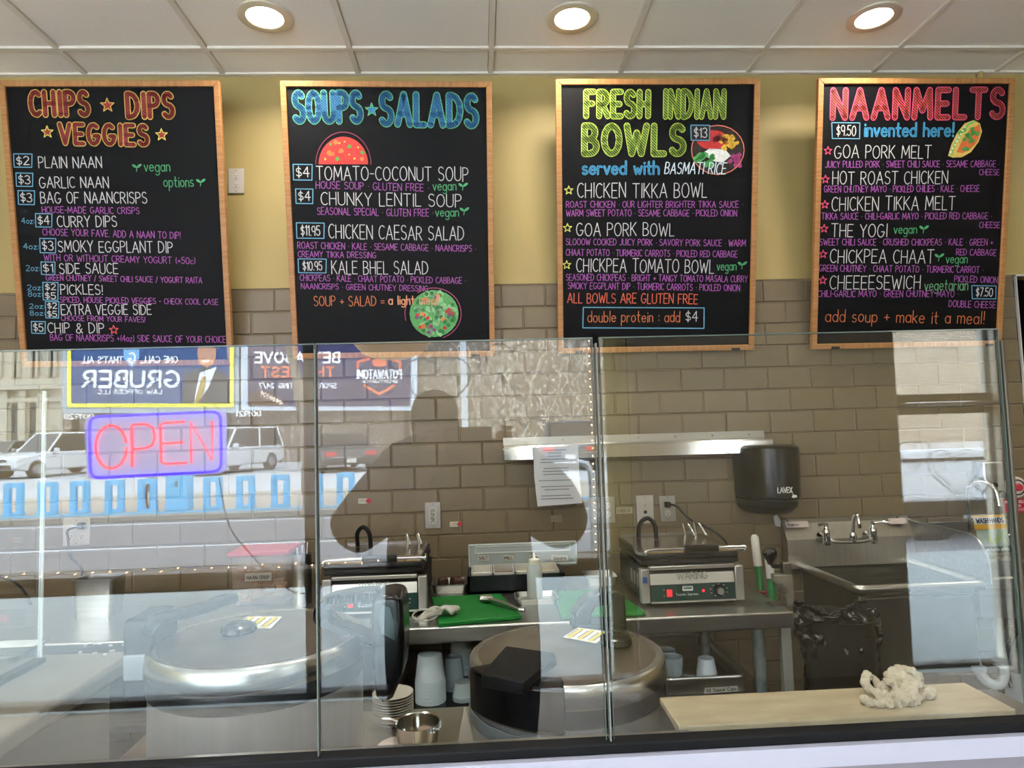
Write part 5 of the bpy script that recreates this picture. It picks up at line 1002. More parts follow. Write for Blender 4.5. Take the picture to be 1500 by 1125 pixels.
# ---- under the table: cups
def cup_stack(px, py, r, n, lab, m, h1=.075, dz=.006, z=SHZ, up=False, grp='stacked cups under the table'):
    p = at(px, py, Z=z); t = thing('cup_stack', lab, 'cup stack', p, grp)
    for i in range(n):
        z0 = i*dz
        prof = [(r, 0), (r*1.0, .003), (r*.96, .004), (r*.78, h1), (r*.74, h1+.002), (0, h1+.002)]
        if up: prof = [(0, 0), (r*.76, 0), (r*.8, .002), (r*.97, h1), (r*1.02, h1), (r*1.02, h1-.004)]
        MB().lathe(prof, (0, 0, z0), 20).build('cup', m, t, smooth=50)
    return t
TRB = at(636, 1036, Y=TYF+.06)
t = thing('cup_tray', 'black tray with a handwritten tape label holding cup stacks', 'tray', (at(642, 1040, Y=TYF+.05).x, TYF+.05, SHZ-.009))
MB().bx(-.13, .13, 0, .26, .0, .012).bx(-.13, .13, -.006, .0, -.03, .014).bx(-.135, -.13, 0, .26, 0, .045).bx(.13, .135, 0, .26, 0, .045).build('tray_body', BLG, t); MB().prism([(-.065, -.02), (.16, -.016), (.16, .003), (-.065, -.001)], front(-.006), 0, .001).build('tape_label', TAPE, t)
wtext(t, '16oz   HOT   8oz', (-.058, -.015), (.125, -.012), .0125, front(-.0076), .0011, '#1d1d1d', space=.5)
zt2 = SHZ+.004
cup_stack(631, 1026, .053, 14, 'tall stack of frosted soup cups in the black tray', FROST, h1=.085, dz=.0055, z=zt2); cup_stack(665, 1008, .04, 6, 'stack of clear grey cups behind the frosted soup cups', CLR, h1=.08, dz=.006, z=zt2)
cup_stack(679, 1024, .038, 4, 'short stack of clear cups at the right end of the black tray', CLR, h1=.045, dz=.004, z=zt2); cup_stack(676, 985, .042, 16, 'tall back stack of white cups under the table beside the right rice cooker', FROST, h1=.08, dz=.006, z=zt2)
tr = thing('sheet_pan', 'deep steel sheet pan holding cups on the shelf under the right press', 'pan', (at(1042, 1000, Y=TYF+.09).x, TYF+.09, SHZ-.009)); wL, wR = -.155, .115
MB().bx(wL, wR, 0, .5, 0, .006).bx(wL, wR, -.004, 0, 0, .05).bx(wL, wR, .5, .504, 0, .055).bx(wL-.004, wL, 0, .5, 0, .05).bx(wR, wR+.004, 0, .5, 0, .05).build('pan_body', SSD, tr, bevel=.001); MB().tube([(x, y, .052) for x, y in rr_([(wL, 0), (wR, 0), (wR, .5), (wL, .5)], .06)], .006, 8, closed=True).build('rolled_rim', SST, tr)
MB().prism([(-.03, -.0), (.09, .004), (.09, .022), (-.025, .02)], front(-.006), 0, .001).build('tape_label', TAPE, tr); wtext(tr, 'All Sauce Cups', (-.022, .006), (.085, .008), .011, front(-.0076), .001, '#1d1d1d')
zt3 = SHZ-.002
for px, py, r, n, lab, m, h1, up in ((987, 996, .037, 5, 'clear cup stack standing upright in the steel sheet pan', CLR, .06, True), (978, 978, .036, 4, 'clear cup stack at the back left of the sheet pan', CLR, .05, True), (1036, 1002, .036, 8, 'small stack of pale sauce cups in the middle of the sheet pan', FROST, .048, False)):
    cup_stack(px, py, r, n, lab, m, h1=h1, z=zt3, up=up, dz=.006)
p = at(1007, 1003, Z=zt3); t = thing('lid_pile', 'low pile of clear cup lids in the front of the sheet pan', 'lids', p); 
for i in range(4): MB().lathe([(0, 0), (.032, 0), (.036, .004), (.034, .007), (0, .005)], (.002*i, .0, .006*i), 18).build('lid', CLR, t)
# ---- sinks
SY = at(1340, 860, Z=.885).y; SZ = .885; SXL, SXR = at(1257, 868, Y=SY).x, at(1338, 800, Y=-.06).x-.024
t = thing('hand_sink', 'deep stainless steel sink with backsplash and wall faucet', 'sink', ((SXL+SXR)/2, SY/2, SZ)); W2 = (SXR-SXL)/2; D2 = -SY/2
bo = .62; zb2 = .58-SZ
MB().bx(-W2+.02, W2-.02, -D2+.03, -D2+.036, zb2, -.01).bx(-W2+.02, W2-.02, D2-.09, D2-.084, zb2, 0).bx(-W2+.02, -W2+.026, -D2+.03, D2-.084, zb2, 0).bx(W2-.026, W2-.02, -D2+.03, D2-.084, zb2, 0).bx(-W2+.02, W2-.02, -D2+.03, D2-.084, zb2-.005, zb2).build('basin', SSD, t)
MB().bx(-W2+.005, W2-.005, -D2+.0, -D2+.035, -.02, -.002).bx(-W2+.0, -W2+.03, -D2, D2-.02, -.02, -.002).bx(W2-.03, W2, -D2, D2-.02, -.02, -.002).bx(-W2, W2, D2-.09, D2-.02, -.01, -.002).build('rim_deck', SSD, t)
MB().tube([(x, y, .0) for x, y in [(-W2, D2-.02)]+ell(-W2+.03, -D2+.03, .03, .03, 180, 270, 5)+ell(W2-.03, -D2+.03, .03, .03, 270, 360, 5)+[(W2, D2-.02)]], .016, 10).build('rolled_rim', SST, t, smooth=60)
MB().bx(-W2+.01, W2-.035, -D2+.012, -D2+.018, zb2-.0, -.03).bx(-W2+.01, -W2+.016, -D2+.018, D2-.05, zb2, -.03).build('apron_panel', mat('dull_dark_steel', '#55524c', .42, .9, noise=.15, nscale=9), t, bevel=.002); MB().bx(-W2+.012, W2-.04, -D2+.009, -D2+.012, -.042, -.036).build('apron_highlight_lip', SST, t)
zt_ = at(1240, 757, Y=-.03).z-SZ; zk = at(1240, 788, Y=-.07).z-SZ; bl, br = at(1152, 800, Y=-.06).x-t.location.x, at(1338, 800, Y=-.06).x-t.location.x
MB().prism([(D2-.01, zt_), (D2-.03, zt_-.004), (D2-.03, zt_-.02), (D2-.07, zk), (D2-.075, -.01), (D2-.01, -.01)], lambda u, v, h: (h, u, v), bl, br).build('backsplash', mat('splash_steel', '#b9b5ab', .36, 1, noise=.06, nscale=5, stretch=(14, 14, 1), bump=.03, bscale=200), t, smooth=20)
for px in (1154, 1315): q = at(px, 762, Y=-.034)-t.location; MB().lathe([(0, 0), (.005, 0), (.003, .003), (0, .003)], (q.x, D2-.032, zt_-.011), 8, R=Matrix.Rotation(math.pi/2, 3, 'X')).build('screw', BLK, t)
for px, py, wd, lab, tx_ in ((1167, 768, .105, 1, 'Regency'), (1314, 763, .08, 0, None)):
    q = at(px, py, Y=-.045)-t.location; m_ = MB().box((0, 0, 0), (wd, .001, .03)).build('maker_label', mat('maker_label', '#c9bdb6', .5), t); m_.location = (q.x, D2-.05, q.z); m_.rotation_euler.x = -.62
    if tx_: o = wtext(t, tx_, (-.044, -.006), (.005, -.006), .012, front(-.0008), .0012, '#5b3f6e'); o.location = m_.location; o.rotation_euler.x = -.62
def faucet(parent, o_, wd, kind=0):
    R = Matrix.Rotation(math.pi/2, 3, 'X'); x0, y0, z0 = o_
    for s_ in (-1, 1):
        MB().lathe([(.026, 0), (.024, .01), (.014, .02), (.014, .045)], (x0+s_*wd, y0+.05, z0), 18, R=R).build('wall_flange', CHROME, parent, smooth=50)
        MB().lathe([(0, -.03), (.014, -.026), (.017, -.008), (.014, .01), (.016, .02), (.017, .035), (.011, .045), (.009, .06), (.011, .066), (0, .07)], (x0+s_*wd, y0, z0), 16).build('valve_body', CHROME, parent, smooth=50)
        MB().tube([(x0+s_*wd, y0, z0+.062), (x0+s_*(wd+(.03 if s_ > 0 else .022)), y0-.02, z0+.068), (x0+s_*(wd+(.06 if s_ > 0 else .045)), y0-.03, z0+.066)], [.006, .0055, .008], 8).build('lever_handle', CHROME, parent, smooth=50)
    MB().tube(spline([(x0-wd, y0, z0), (x0-wd*.6, y0-.006, z0-.014), (x0, y0-.008, z0-.016), (x0+wd*.6, y0-.006, z0-.014), (x0+wd, y0, z0)], 5), .009, 10).build('bridge', CHROME, parent, smooth=50)
fq = at(1247, 787, Y=-.13)-t.location; faucet(t, (fq.x, D2-.12, fq.z-.005), .105)
MB().lathe([(.014, -.02), (.017, 0), (.013, .02)], (fq.x+.01, D2-.125, fq.z), 14).build('spout_collar', CHROME, t, smooth=50)
MB().tube(spline([(fq.x+.01, D2-.125, fq.z), (fq.x+.005, D2-.14, fq.z+.045), (fq.x-.02, D2-.2, fq.z+.1), (fq.x-.035, D2-.25, fq.z+.115), (fq.x-.037, D2-.265, fq.z+.085), (fq.x-.037, D2-.265, fq.z+.06)], 7), .008, 10).build('swivel_spout', CHROME, t, smooth=60)
qd = at(1345, 990, Y=SY+.2)-t.location; MB().lathe([(.03, -.2), (.03, -.0)], (0, 0, zb2-.02), 16).build('drain_tail', SSD, t)
# white end clip at the splash corner
p = at(1142, 764, Y=-.05); o = MB().prism([(-.018, .02), (.0, .028), (.016, .0), (.012, -.028), (-.012, -.022)], lambda u, v, h: (u, h, v), -.012, 0).build('white_corner_guard', PVC, bevel=.004); o.location = (p.x, -.02, p.z); tag(o, 'white plastic corner guard beside the sink backsplash', 'corner guard')
# side splash and second sink
S2XL = at(1338, 830, Y=-.05).x; t = thing('side_splash', 'dark steel side splash with rounded corner between the two sinks', 'splash guard', (S2XL, -.02, SZ)); yfr = -.50; zt_ = at(1370, 768, Y=-.15).z-SZ
pp = [(0, 0), (yfr, 0), (yfr, zt_*.45)]+[(yfr+.12-.12*math.cos(a*math.pi/12), zt_-.14+.14*math.sin(a*math.pi/12)) for a in range(1, 7)]+[(0, zt_+.01)]
MB().prism(pp, lambda u, v, h: (h, u, v), 0, .004).build('splash_panel', SSD, t); MB().tube([(.002, a, b) for a, b in pp[1:]], .005, 6).build('rolled_edge', SST, t)
yf2 = at(1480, 846, Z=SZ).y; x2 = at(1418, 850, Y=yf2).x+.02; x2 = max(x2, S2XL+.012)
t = thing('small_hand_sink', 'small hand sink with gooseneck faucet at the right', 'sink', (x2+.24, yf2/2, SZ)); w_, d_ = .24, -yf2/2
t.location.x = x2+w_
MB().bx(-w_, w_, -d_, -d_+.03, -.045, 0).bx(-w_, -w_+.03, -d_, d_-.02, -.045, 0).bx(w_-.03, w_, -d_, d_-.02, -.045, 0).bx(-w_, w_, d_-.08, d_-.02, -.02, 0).build('rim', SST, t, bevel=.006); MB().bx(-w_+.028, -w_+.034, -d_+.03, d_-.08, -.16, -.01).bx(w_-.034, w_-.028, -d_+.03, d_-.08, -.16, -.01).bx(-w_+.03, w_-.03, -d_+.028, -d_+.034, -.16, -.01).bx(-w_+.03, w_-.03, d_-.086, d_-.08, -.16, -.01).bx(-w_+.03, w_-.03, -d_+.03, d_-.08, -.165, -.16).build('basin', SST, t)
MB().bx(-w_, w_, d_-.03, d_-.02, -.01, at(1450, 762, Y=-.03).z-SZ).build('backsplash', SST, t, bevel=.003)
fq = at(1427, 788, Y=-.12)-t.location; MB().lathe([(.018, -.02), (.022, 0), (.014, .02)], (fq.x, d_-.1, fq.z), 14).build('faucet_base', CHROME, t); gz = at(1430, 706, Y=-.15).z-t.location.z
MB().tube(spline([(fq.x, d_-.1, fq.z), (fq.x-.005, d_-.1, gz-.05), (fq.x+.004, d_-.12, gz-.012), (fq.x+.03, d_-.16, gz), (fq.x+.05, d_-.2, gz-.03), (fq.x+.055, d_-.21, gz-.1)], 8), .009, 10).build('gooseneck_spout', CHROME, t, smooth=60)
MB().tube([(fq.x-.035, d_-.1, fq.z), (fq.x+.035, d_-.1, fq.z)], .012, 10).tube([(fq.x-.035, d_-.1, fq.z), (fq.x-.045, d_-.15, fq.z-.02)], .007, 8).tube([(fq.x+.035, d_-.1, fq.z), (fq.x+.06, d_-.16, fq.z-.01), (fq.x+.13, d_-.19, fq.z+.03)], .007, 8).build('mixer_levers', CHROME, t, smooth=60)
MB().lathe([(0, -.012), (.011, -.004), (.011, .006), (0, .012)], (fq.x-.046, d_-.16, fq.z-.022), 10).build('red_button', mat('red_button', '#c2303c', .4), t); MB().lathe([(0, -.012), (.012, -.004), (.012, .006), (0, .012)], (fq.x+.06, d_-.165, fq.z-.01), 10).build('blue_button', mat('blue_button', '#244f9c', .4), t)
# wash hands card
p = at(1459, 810, Y=-.26); t = thing('wash_hands_sign', 'yellow and pale green wash hands card leaning behind the small sink', 'sign', p); t.rotation_euler = (-.15, 0, 0); cw, ch = .068, .158
MB().bx(-cw, cw, 0, .003, 0, ch).build('card', mat('pale_green_card', '#94a894', .5), t); MB().bx(-cw-.006, cw-.002, -.0015, 0, ch*.62, ch).build('yellow_header', mat('yellow_header', '#c49524', .5), t); MB().bx(-cw-.004, cw-.006, -.002, -.0015, ch*.76, ch*.93).build('white_band', mat('white_paper', '#c2c2c4', .7), t)
wtext(t, 'WASH HANDS', (-cw*.92, ch*.79), (cw*.82, ch*.79), .019, front(-.003), .0022, '#161616', gap=.14, space=.3); MB().bx(-cw+.002, cw, -.0015, 0, 0, .028).build('dark_footer', mat('dark_footer', '#1c3b33', .5), t); wtext(t, 'wash hands often', (-cw*.85, .01), (cw*.85, .01), .01, front(-.003), .001, '#e8efe8')
mb = MB()
for pts in ([(-.03, .06), (0, .04), (.02, .075)], [(.0, .04), (.03, .06), (.05, .09)], [(-.02, .045), (-.005, .085)]): ribbon(mb, pts, front(-.003), .003)
mb.build('hands_drawing', ink('#8fae38'), t, smooth=0, fix=False)
# soap dispenser, pull station
p = at(1449, 703, Y=-.05); t = thing('soap_dispenser', 'stainless steel soap dispenser on the wall above the small sink', 'soap dispenser', (p.x, -.004, p.z)); MB().box((0, -.04, 0), (.095, .08, .165)).build('case', SST, t, bevel=.006); R = Matrix.Rotation(math.pi/2, 3, 'X')
MB().lathe([(0, 0), (.011, 0), (.01, .006), (0, .007)], (0, -.08, -.02), 14, R=R).build('sight_glass', BLG, t); MB().lathe([(0, 0), (.018, 0), (.016, .02), (0, .022)], (.02, -.08, -.062), 16, R=R).build('push_nozzle', BLG, t)
p = at(1492, 714, Y=-.03); t = thing('fire_pull_station', 'round white and red pull station at the right edge', 'pull station', (p.x, -.002, p.z)); MB().lathe([(0, 0), (.05, 0), (.048, .018), (.03, .022), (0, .022)], (0, 0, 0), 26, R=R).build('housing', mat('pull_white', '#d9cfc8', .4, noise=.1), t); MB().lathe([(0, .022), (.018, .022), (.016, .036), (0, .037)], (0, 0, 0), 18, R=R).build('red_pull', mat('red_pull', '#c43a44', .4), t); MB().tube([(.034*math.cos(a*.42), -.024, .034*math.sin(a*.42)) for a in range(15)], .003, 6, closed=True).build('black_ring', BLK, t)
p = at(1490, 741, Y=-.02); t = thing('red_notice', 'red manual release notice below the round pull station', 'sign', (p.x+.012, -.002, p.z)); MB().bx(-.065, .075, -.004, 0, -.032, .03).build('sheet', mat('red_sheet', '#c31f3a', .5), t)
for tx_, z, x1, x2_ in (('MANUAL RELEASE', .011, -.056, .066), ('FOR', -.008, -.012, .018), ('FIRE SYSTEM', -.026, -.04, .052)): wtext(t, tx_, (x1, z), (x2_, z), .012, front(-.0045), .0013, '#f4e8ea')
# drain trap, extinguisher
t = thing('drain_trap', 'white plastic drain trap under the small sink', 'pipe', at(1462, 905, Y=-.24)); o3 = t.location.copy(); Vp = [at(1461, 885, Y=-.24), at(1464, 940, Y=-.24), at(1468, 968, Y=-.24)]
MB().tube([q-o3 for q in Vp], .02, 14).build('tailpiece', PVC, t); MB().tube([q-o3 for q in spline([at(1468, 965, Y=-.24), at(1470, 990, Y=-.24), at(1462, 1003, Y=-.24), at(1445, 997, Y=-.22), at(1433, 980, Y=-.2), at(1428, 965, Y=-.18), at(1425, 950, Y=-.12)], 6)], .021, 14).build('trap_bend', PVC, t, smooth=60)
q = at(1464, 970, Y=-.24)-o3; MB().lathe([(.022, -.012), (.028, -.01), (.029, .006), (.022, .012)], q, 18).build('slip_nut', PVC, t); q = at(1434, 979, Y=-.2)-o3; MB().lathe([(.022, -.01), (.028, -.008), (.028, .008), (.022, .01)], q, 16).build('slip_nut', PVC, t); q = at(1462, 885, Y=-.24)-o3; MB().lathe([(.024, -.02), (.026, .02)], q, 16).build('strainer_cup', GALV, t)
p = at(1499, 1010, Y=-.2); t = thing('fire_extinguisher', 'silver fire extinguisher standing under the small sink', 'extinguisher', (p.x+.02, -.2, 0)); zt_ = at(1495, 925, Y=-.2).z
MB().lathe([(0, 0), (.075, 0), (.08, .02), (.08, zt_-.1), (.06, zt_-.05), (.02, zt_-.02), (.018, zt_)], (0, 0, 0), 28).build('cylinder_body', SSD, t, smooth=50); MB().box((0, -.01, zt_+.02), (.03, .09, .03)).build('valve_handle', CHROME, t, bevel=.004); MB().tube(spline([(-.01, -.02, zt_+.01), (-.07, -.03, zt_-.01), (-.1, -.02, zt_-.1), (-.09, -.02, zt_-.22)], 6), .008, 8).build('hose', BLK, t); MB().lathe([(.0815, zt_-.3), (.0815, zt_-.16)], (0, 0, 0), 28).build('instruction_label', mat('pale_label', '#b9bcba', .5), t)
# towel dispenser
p0, p1 = at(1131, 652, Y=-.12), at(1134, 753, Y=-.12); wdt = (at(1176, 700, Y=-.15).x-at(1088, 700, Y=-.15).x)/2; Hh = p0.z-p1.z
t = thing('paper_towel_dispenser', 'black paper towel dispenser mounted on the tiled wall', 'towel dispenser', ((p0.x+p1.x)/2, -.004, p1.z)); CB = mat('smoked_black_plastic', '#101413', .28)
def dsec(k, z, yk=1): return [Vector((wdt*k*math.cos(a), -.01-.21*yk*k*math.sin(a)**.8 if math.sin(a) > 0 else -.0, z)) for a in [i*math.pi/20 for i in range(21)]]
MB().loft([dsec(.93, Hh*.12), dsec(.95, Hh*.2), dsec(.99, Hh*.22), dsec(.99, Hh*.24), dsec(.965, Hh*.25), dsec(1.0, Hh*.26), dsec(1.02, Hh*.9), dsec(1.0, Hh*.965), dsec(.9, Hh*1.0)]).build('cover', CB, t, smooth=40); MB().loft([dsec(.62, 0), dsec(.75, Hh*.03), dsec(.93, Hh*.12)]).build('outlet_base', BLK, t, smooth=40)
wtext(t, 'LAVEX', (-.03, Hh*.34), (.032, Hh*.34), .022, front(-.225), .0022, '#e8e8e4', gap=.1); mb = MB(); ribbon(mb, [(.025, Hh*.36), (.038, Hh*.3)], front(-.226), .0015); poly(mb, [(.04+.012*math.cos(a), Hh*.285+.007*math.sin(a)) for a in [i*.7 for i in range(9)]], front(-.226), 0); mb.build('broom_logo', ink('#e8e8e4'), t, smooth=0, fix=False)
# trash bin with bag
p = at(1212, 930, Y=-.66); t = thing('trash_bin', 'black rubbish bin with a glossy black bag beside the deep sink', 'bin', (p.x+.005, -.72, 0)); zr = at(1212, 905, Y=-.75).z
MB().lathe([(0, 0), (.1, 0), (.12, zr-.08), (.125, zr), (.118, zr), (.1, .02), (0, .02)], (0, 0, 0), 24).build('bin_body', BLK, t, smooth=40); r_ = random.Random(12); BAG = mat('black_bag_film', '#0b0b0c', .22, bump=.6, bscale=18, spec=.7)
rings = []
t.location.x += .0
for k, (rad, z, am) in enumerate([(.08, zr-.1, .01), (.105, zr+.0, .012), (.125, zr+.03, .02), (.14, zr+.01, .022), (.15, zr-.04, .024), (.148, zr-.09, .024), (.135, zr-.13, .02), (.12, zr-.17, .014), (.128, zr-.24, .02), (.125, zr-.32, .02), (.115, zr-.42, .015)]):
    rings.append([Vector(((rad+r_.uniform(-am, am)+.01*math.sin(j*1.9+k))*math.cos(j*6.283/40), (rad+r_.uniform(-am, am))*math.sin(j*6.283/40)*.8, z+r_.uniform(-am, am)*1.1+(.03*math.sin(j*.5) if k in (1, 2) else 0))) for j in range(40)])
o = MB().loft(rings, cap=False).build('bag_liner', BAG, t, smooth=80, fix=False); o.modifiers.new('s', 'SUBSURF').levels = 1; o.modifiers['s'].render_levels = 3; o.modifiers['s'].levels = 2
tx = bpy.data.textures.new('bag_folds', 'VORONOI'); tx.noise_scale = .045; tx.intensity = 1.2; dd = o.modifiers.new('d', 'DISPLACE'); dd.texture = tx; dd.strength = .05; dd.mid_level = .3
# ---------------------------------------------------------------- counter behind the guard
CZ = .75
o = MB().bx(-.9, .32, GY+.035, -1.08, CZ-.04, CZ).build('serving_counter', mat('steel_tinted_as_reflection', '#9a917f', .3, .9, noise=.06), bevel=.004); tag(o, 'low steel counter top carrying the two rice cookers', 'counter')  # brown tint puts the reflected wall tiles into the steel colour
o = MB().bx(-.88, .3, GY+.05, -1.12, 0, CZ-.041).build('serving_counter_cabinet', SSD); tag(o, 'steel cabinet under the low counter top', 'cabinet')
BRS = mat('cooker_steel', '#bcbbb7', .3, .8, noise=.06, nscale=4, stretch=(12, 12, .6), bump=.02, bscale=300); LIDS = mat('cooker_lid_steel', '#a9a197', .3, 1, noise=.12, nscale=8, bump=.03, bscale=150); BAND = mat('cooker_black_band', '#1b1f22', .35)
def cooker(lab, px, py, r, d, base=CZ):
    y = CAMY+d; c = at(px, py, Y=y); zt = c.z; h = zt-base; t = thing('rice_cooker', lab, 'rice cooker', (c.x, y, base+.0), 'large rice cookers on the counter')
    MB().lathe([(r*.9, 0), (r*.93, .01), (r*.93, .03)], n=56).build('foot_ring', BLK, t); MB().lathe([(0, .012), (r*.955, .012), (r*.965, .02), (r*.965, h-.079), (0, h-.079)], n=64).build('body', BRS, t, smooth=40)
    MB().lathe([(r*.97, h-.082), (r*.98, h-.078), (r*.98, h-.05), (r*.97, h-.044)], n=64).build('black_band', BAND, t, smooth=40)
    MB().lathe([(r*.985, h-.046), (r, h-.042), (r*.99, h-.012), (r*.975, h-.004), (r*.955, h-.001), (r*.94, h-.002)], n=72).build('lid_rim', mat('cooker_rim_steel', '#b4b3af', .27, .97, noise=.05, nscale=6, bump=.02, bscale=200), t, smooth=50)
    MB().lathe([(r*.955, h-.003), (r*.6, h+.003), (r*.56, h+.001), (r*.3, h+.004), (0, h+.006)], n=72).build('lid', LIDS, t, smooth=30)
    return t, h, c
t, h, c = cooker('large steel rice cooker at the left with black hinge handle and label', 381, 929, .213, 1.45)
def on(px, py, z): return at(px, py, Z=z)-t.location
zl = t.location.z+h
p = on(350, 925, zl+.006); MB().lathe([(.03, -.004), (.036, .003), (.034, .012), (.022, .018), (0, .018)], p, 22).build('steam_vent', BLG, t, smooth=50)
def lid_label(pts):
    P = [on(x, y, zl+.0075) for x, y in pts]; 
    for v in P: v.z = h+.0075
    MB().add(P+[v-Vector((0, 0, .001)) for v in P], [(0, 1, 2, 3), (7, 6, 5, 4)]).build('warning_label', mat('white_label', '#ecead8', .6), t)
    e0, e1 = P[1]-P[0], P[3]-P[0]; g = MB(); k = MB()
    for i in range(3): a = .1+i*.32; g.add([P[0]+e0*a+e1*.03+Vector((0, 0, .0006)), P[0]+e0*(a+.13)+e1*.03+Vector((0, 0, .0006)), P[0]+e0*(a+.13)+e1*.97+Vector((0, 0, .0006)), P[0]+e0*a+e1*.97+Vector((0, 0, .0006))], [(0, 1, 2, 3)])
    for i in range(6): a = .06+i*.16; k.add([P[0]+e0*a+e1*.1+Vector((0, 0, .001)), P[0]+e0*(a+.03)+e1*.1+Vector((0, 0, .001)), P[0]+e0*(a+.03)+e1*.85+Vector((0, 0, .001)), P[0]+e0*a+e1*.85+Vector((0, 0, .001))], [(0, 1, 2, 3)])
    o = g.build('yellow_bars', mat('label_yellow', '#d6c13c', .6), t, fix=False); o['kind'] = 'stuff'; o = k.build('printed_lines', mat('label_print', '#5a5a58', .6), t, fix=False); o['kind'] = 'stuff'
lid_label([(340, 919), (397, 920), (413, 903), (362, 903)])
# back-left hinge with flat handle
hg = MB(); q = [at(208, 930, Y=t.location.y), at(212, 900, Y=t.location.y)]
A = on(222, 918, zl+.02); MB().box(A+Vector((-.0, .0, -.05)), (.06, .12, .16)).build('hinge_housing', BLK, t, bevel=.012, seg=3)
pts = [on(215, 925, zl+.03), on(232, 906, zl+.045), on(285, 895, zl+.05), on(325, 880, zl+.055), on(342, 877, zl+.05)]; MB().tube(spline(pts, 5), .013, 8).build('lid_handle', BLK, t, smooth=60)
MB().box(A+Vector((.0, -.065, -.06)), (.045, .01, .05)).build('latch_plate', mat('latch_grey', '#7d8181', .35, .3), t, bevel=.003)
# big side handle housing at the right
yh = t.location.y; loc_ = t.location
def XZ(px, py, y=yh+.0): v = at(px, py, Y=y)-loc_; return (v.x, v.z)
outer = [XZ(*p) for p in ((553, 866), (575, 862), (592, 864), (595, 885), (597, 930), (594, 975), (580, 1008), (566, 1018), (556, 1005), (553, 985), (550, 940), (548, 900))]
pf = lambda u, v, k: (u, k, v)
MB().prism(outer, pf, -.06, .06).build('handle_housing', BLG, t, bevel=.012, seg=3)
arch_ = [XZ(*p) for p in ((462, 905), (463, 890), (470, 877), (488, 869), (520, 863), (556, 861), (556, 878), (520, 881), (495, 884), (487, 890), (489, 903), (500, 911), (522, 918), (556, 930), (556, 945), (500, 925), (470, 915))]
MB().prism(arch_, pf, -.028, .028).build('carry_handle', BLG, t, bevel=.006, seg=2)
for i in range(11): u, v = XZ(484+i*6.3, 874-i*.45); MB().box((u, -.031, v), (.004, .006, .016)).build('grip_rib', BLK, t, bevel=.001)
MB().prism([XZ(*p) for p in ((566, 875), (577, 878), (583, 900), (584, 925), (566, 915), (562, 895))], pf, -.064, -.059).build('inset_panel', mat('smoked_inset', '#2c3a3c', .15), t); wtext(t, 'Panasonic', XZ(530, 884), XZ(549, 883), .009, lambda u, v, k: (u, -.0295, v), .0009, '#e8ecee')
# right cooker
t, h, c = cooker('steel rice cooker at the centre with black latch and label', 829, 952, .213, 1.5)
zl = t.location.z+h; R_ = .213
p = on(902, 941, zl+.006); p.z = h; MB().lathe([(.028, .0), (.036, .006), (.034, .018), (.02, .024), (0, .024)], p, 22).build('steam_vent', BLG, t, smooth=50)
lid_label([(825, 933), (873, 942), (893, 926), (847, 919)])
def sector(a0, a1, r0, r1, z0, z1, nm, m, n=14, bevel=.006):
    P = [(r1*math.cos(math.radians(a0+(a1-a0)*i/n)), r1*math.sin(math.radians(a0+(a1-a0)*i/n))) for i in range(n+1)]+[(r0*math.cos(math.radians(a1-(a1-a0)*i/n)), r0*math.sin(math.radians(a1-(a1-a0)*i/n))) for i in range(n+1)]
    return MB().prism(P, lambda u, v, k: (u, v, k), z0, z1).build(nm, m, t, bevel=bevel)
sector(200, 262, R_*.72, R_*1.05, h-.085, h-.0, 'latch_housing', BLG)
P = [on(x, y, zl+.018) for x, y in ((704, 985), (741, 944), (812, 954), (815, 962), (768, 997))]
MB().prism([(v.x, v.y) for v in P], lambda u, v, k: (u, v, k), h-.01, h+.016).build('latch_button', BLK, t, bevel=.004)
sector(180, 264, R_*.98, R_*1.0, h-.125, h-.1, 'nameplate', mat('latch_grey', '#b9bcbc'), bevel=.001)
loc_ = t.location; yh2 = t.location.y+R_*.86
def XZ2(px, py): v = at(px, py, Y=yh2)-loc_; return (v.x, v.z)
pf2 = lambda u, v, k: (u, R_*.86+k, v)
MB().prism([XZ2(*p) for p in ((838, 914), (840, 893), (852, 877), (874, 865), (898, 861), (912, 866), (913, 885), (915, 914), (893, 914), (891, 882), (872, 884), (864, 895), (863, 914))], pf2, -.03, .03).build('hinge_handle', BLG, t, bevel=.006, seg=2)
MB().box((XZ2(875, 910)[0], R_*.86, XZ2(875, 912)[1]-.01), (.13, .07, .03)).build('hinge_base', BLK, t, bevel=.006)
# pot, plates, lid
p = at(612, 1088, Z=CZ); t = thing('small_saucepan', 'small steel saucepan with foam on its rim', 'saucepan', p)
MB().lathe([(0, 0), (.042, 0), (.05, .006), (.056, .05), (.058, .052), (.054, .05), (.048, .008), (0, .004)], n=32).build('pan_bowl', CHR, t, smooth=50); MB().tube([(-.05, .01, .046), (-.07, .015, .05), (-.09, .02, .05)], [.006, .008, .007], 8).build('handle', SST, t)
fm = MB(); r_ = random.Random(6)
for i in range(16): a = r_.uniform(-.9, 1.1); fm.lathe([(0, -.003), (.004, 0), (0, .004)], (.057*math.cos(a), .057*math.sin(a), .05-r_.uniform(0, .014)), 6)
o = fm.build('foam_specks', PVC, t); o['kind'] = 'stuff'
p = at(580, 1046, Z=CZ); p = Vector((at(576, 1040, Y=-1.15).x, -1.15, CZ)); t = thing('plate_stack', 'stack of white round plates behind the left rice cooker handle', 'plate stack', p)
for i in range(11): MB().lathe([(0, 0), (.04, 0), (.055, .004), (.055, .0055), (.04, .003), (0, .002)], (0, 0, i*.0068), 26).build('plate', OFFW, t)
p = at(582, 1096, Z=CZ); o = MB().lathe([(0, 0), (.05, 0), (.052, .004), (.048, .008), (0, .01)], n=28).build('round_lid', mat('cream_lid', '#e2cfc0', .5)); o.location = p; tag(o, 'cream round lid lying in front of the small saucepan', 'lid')
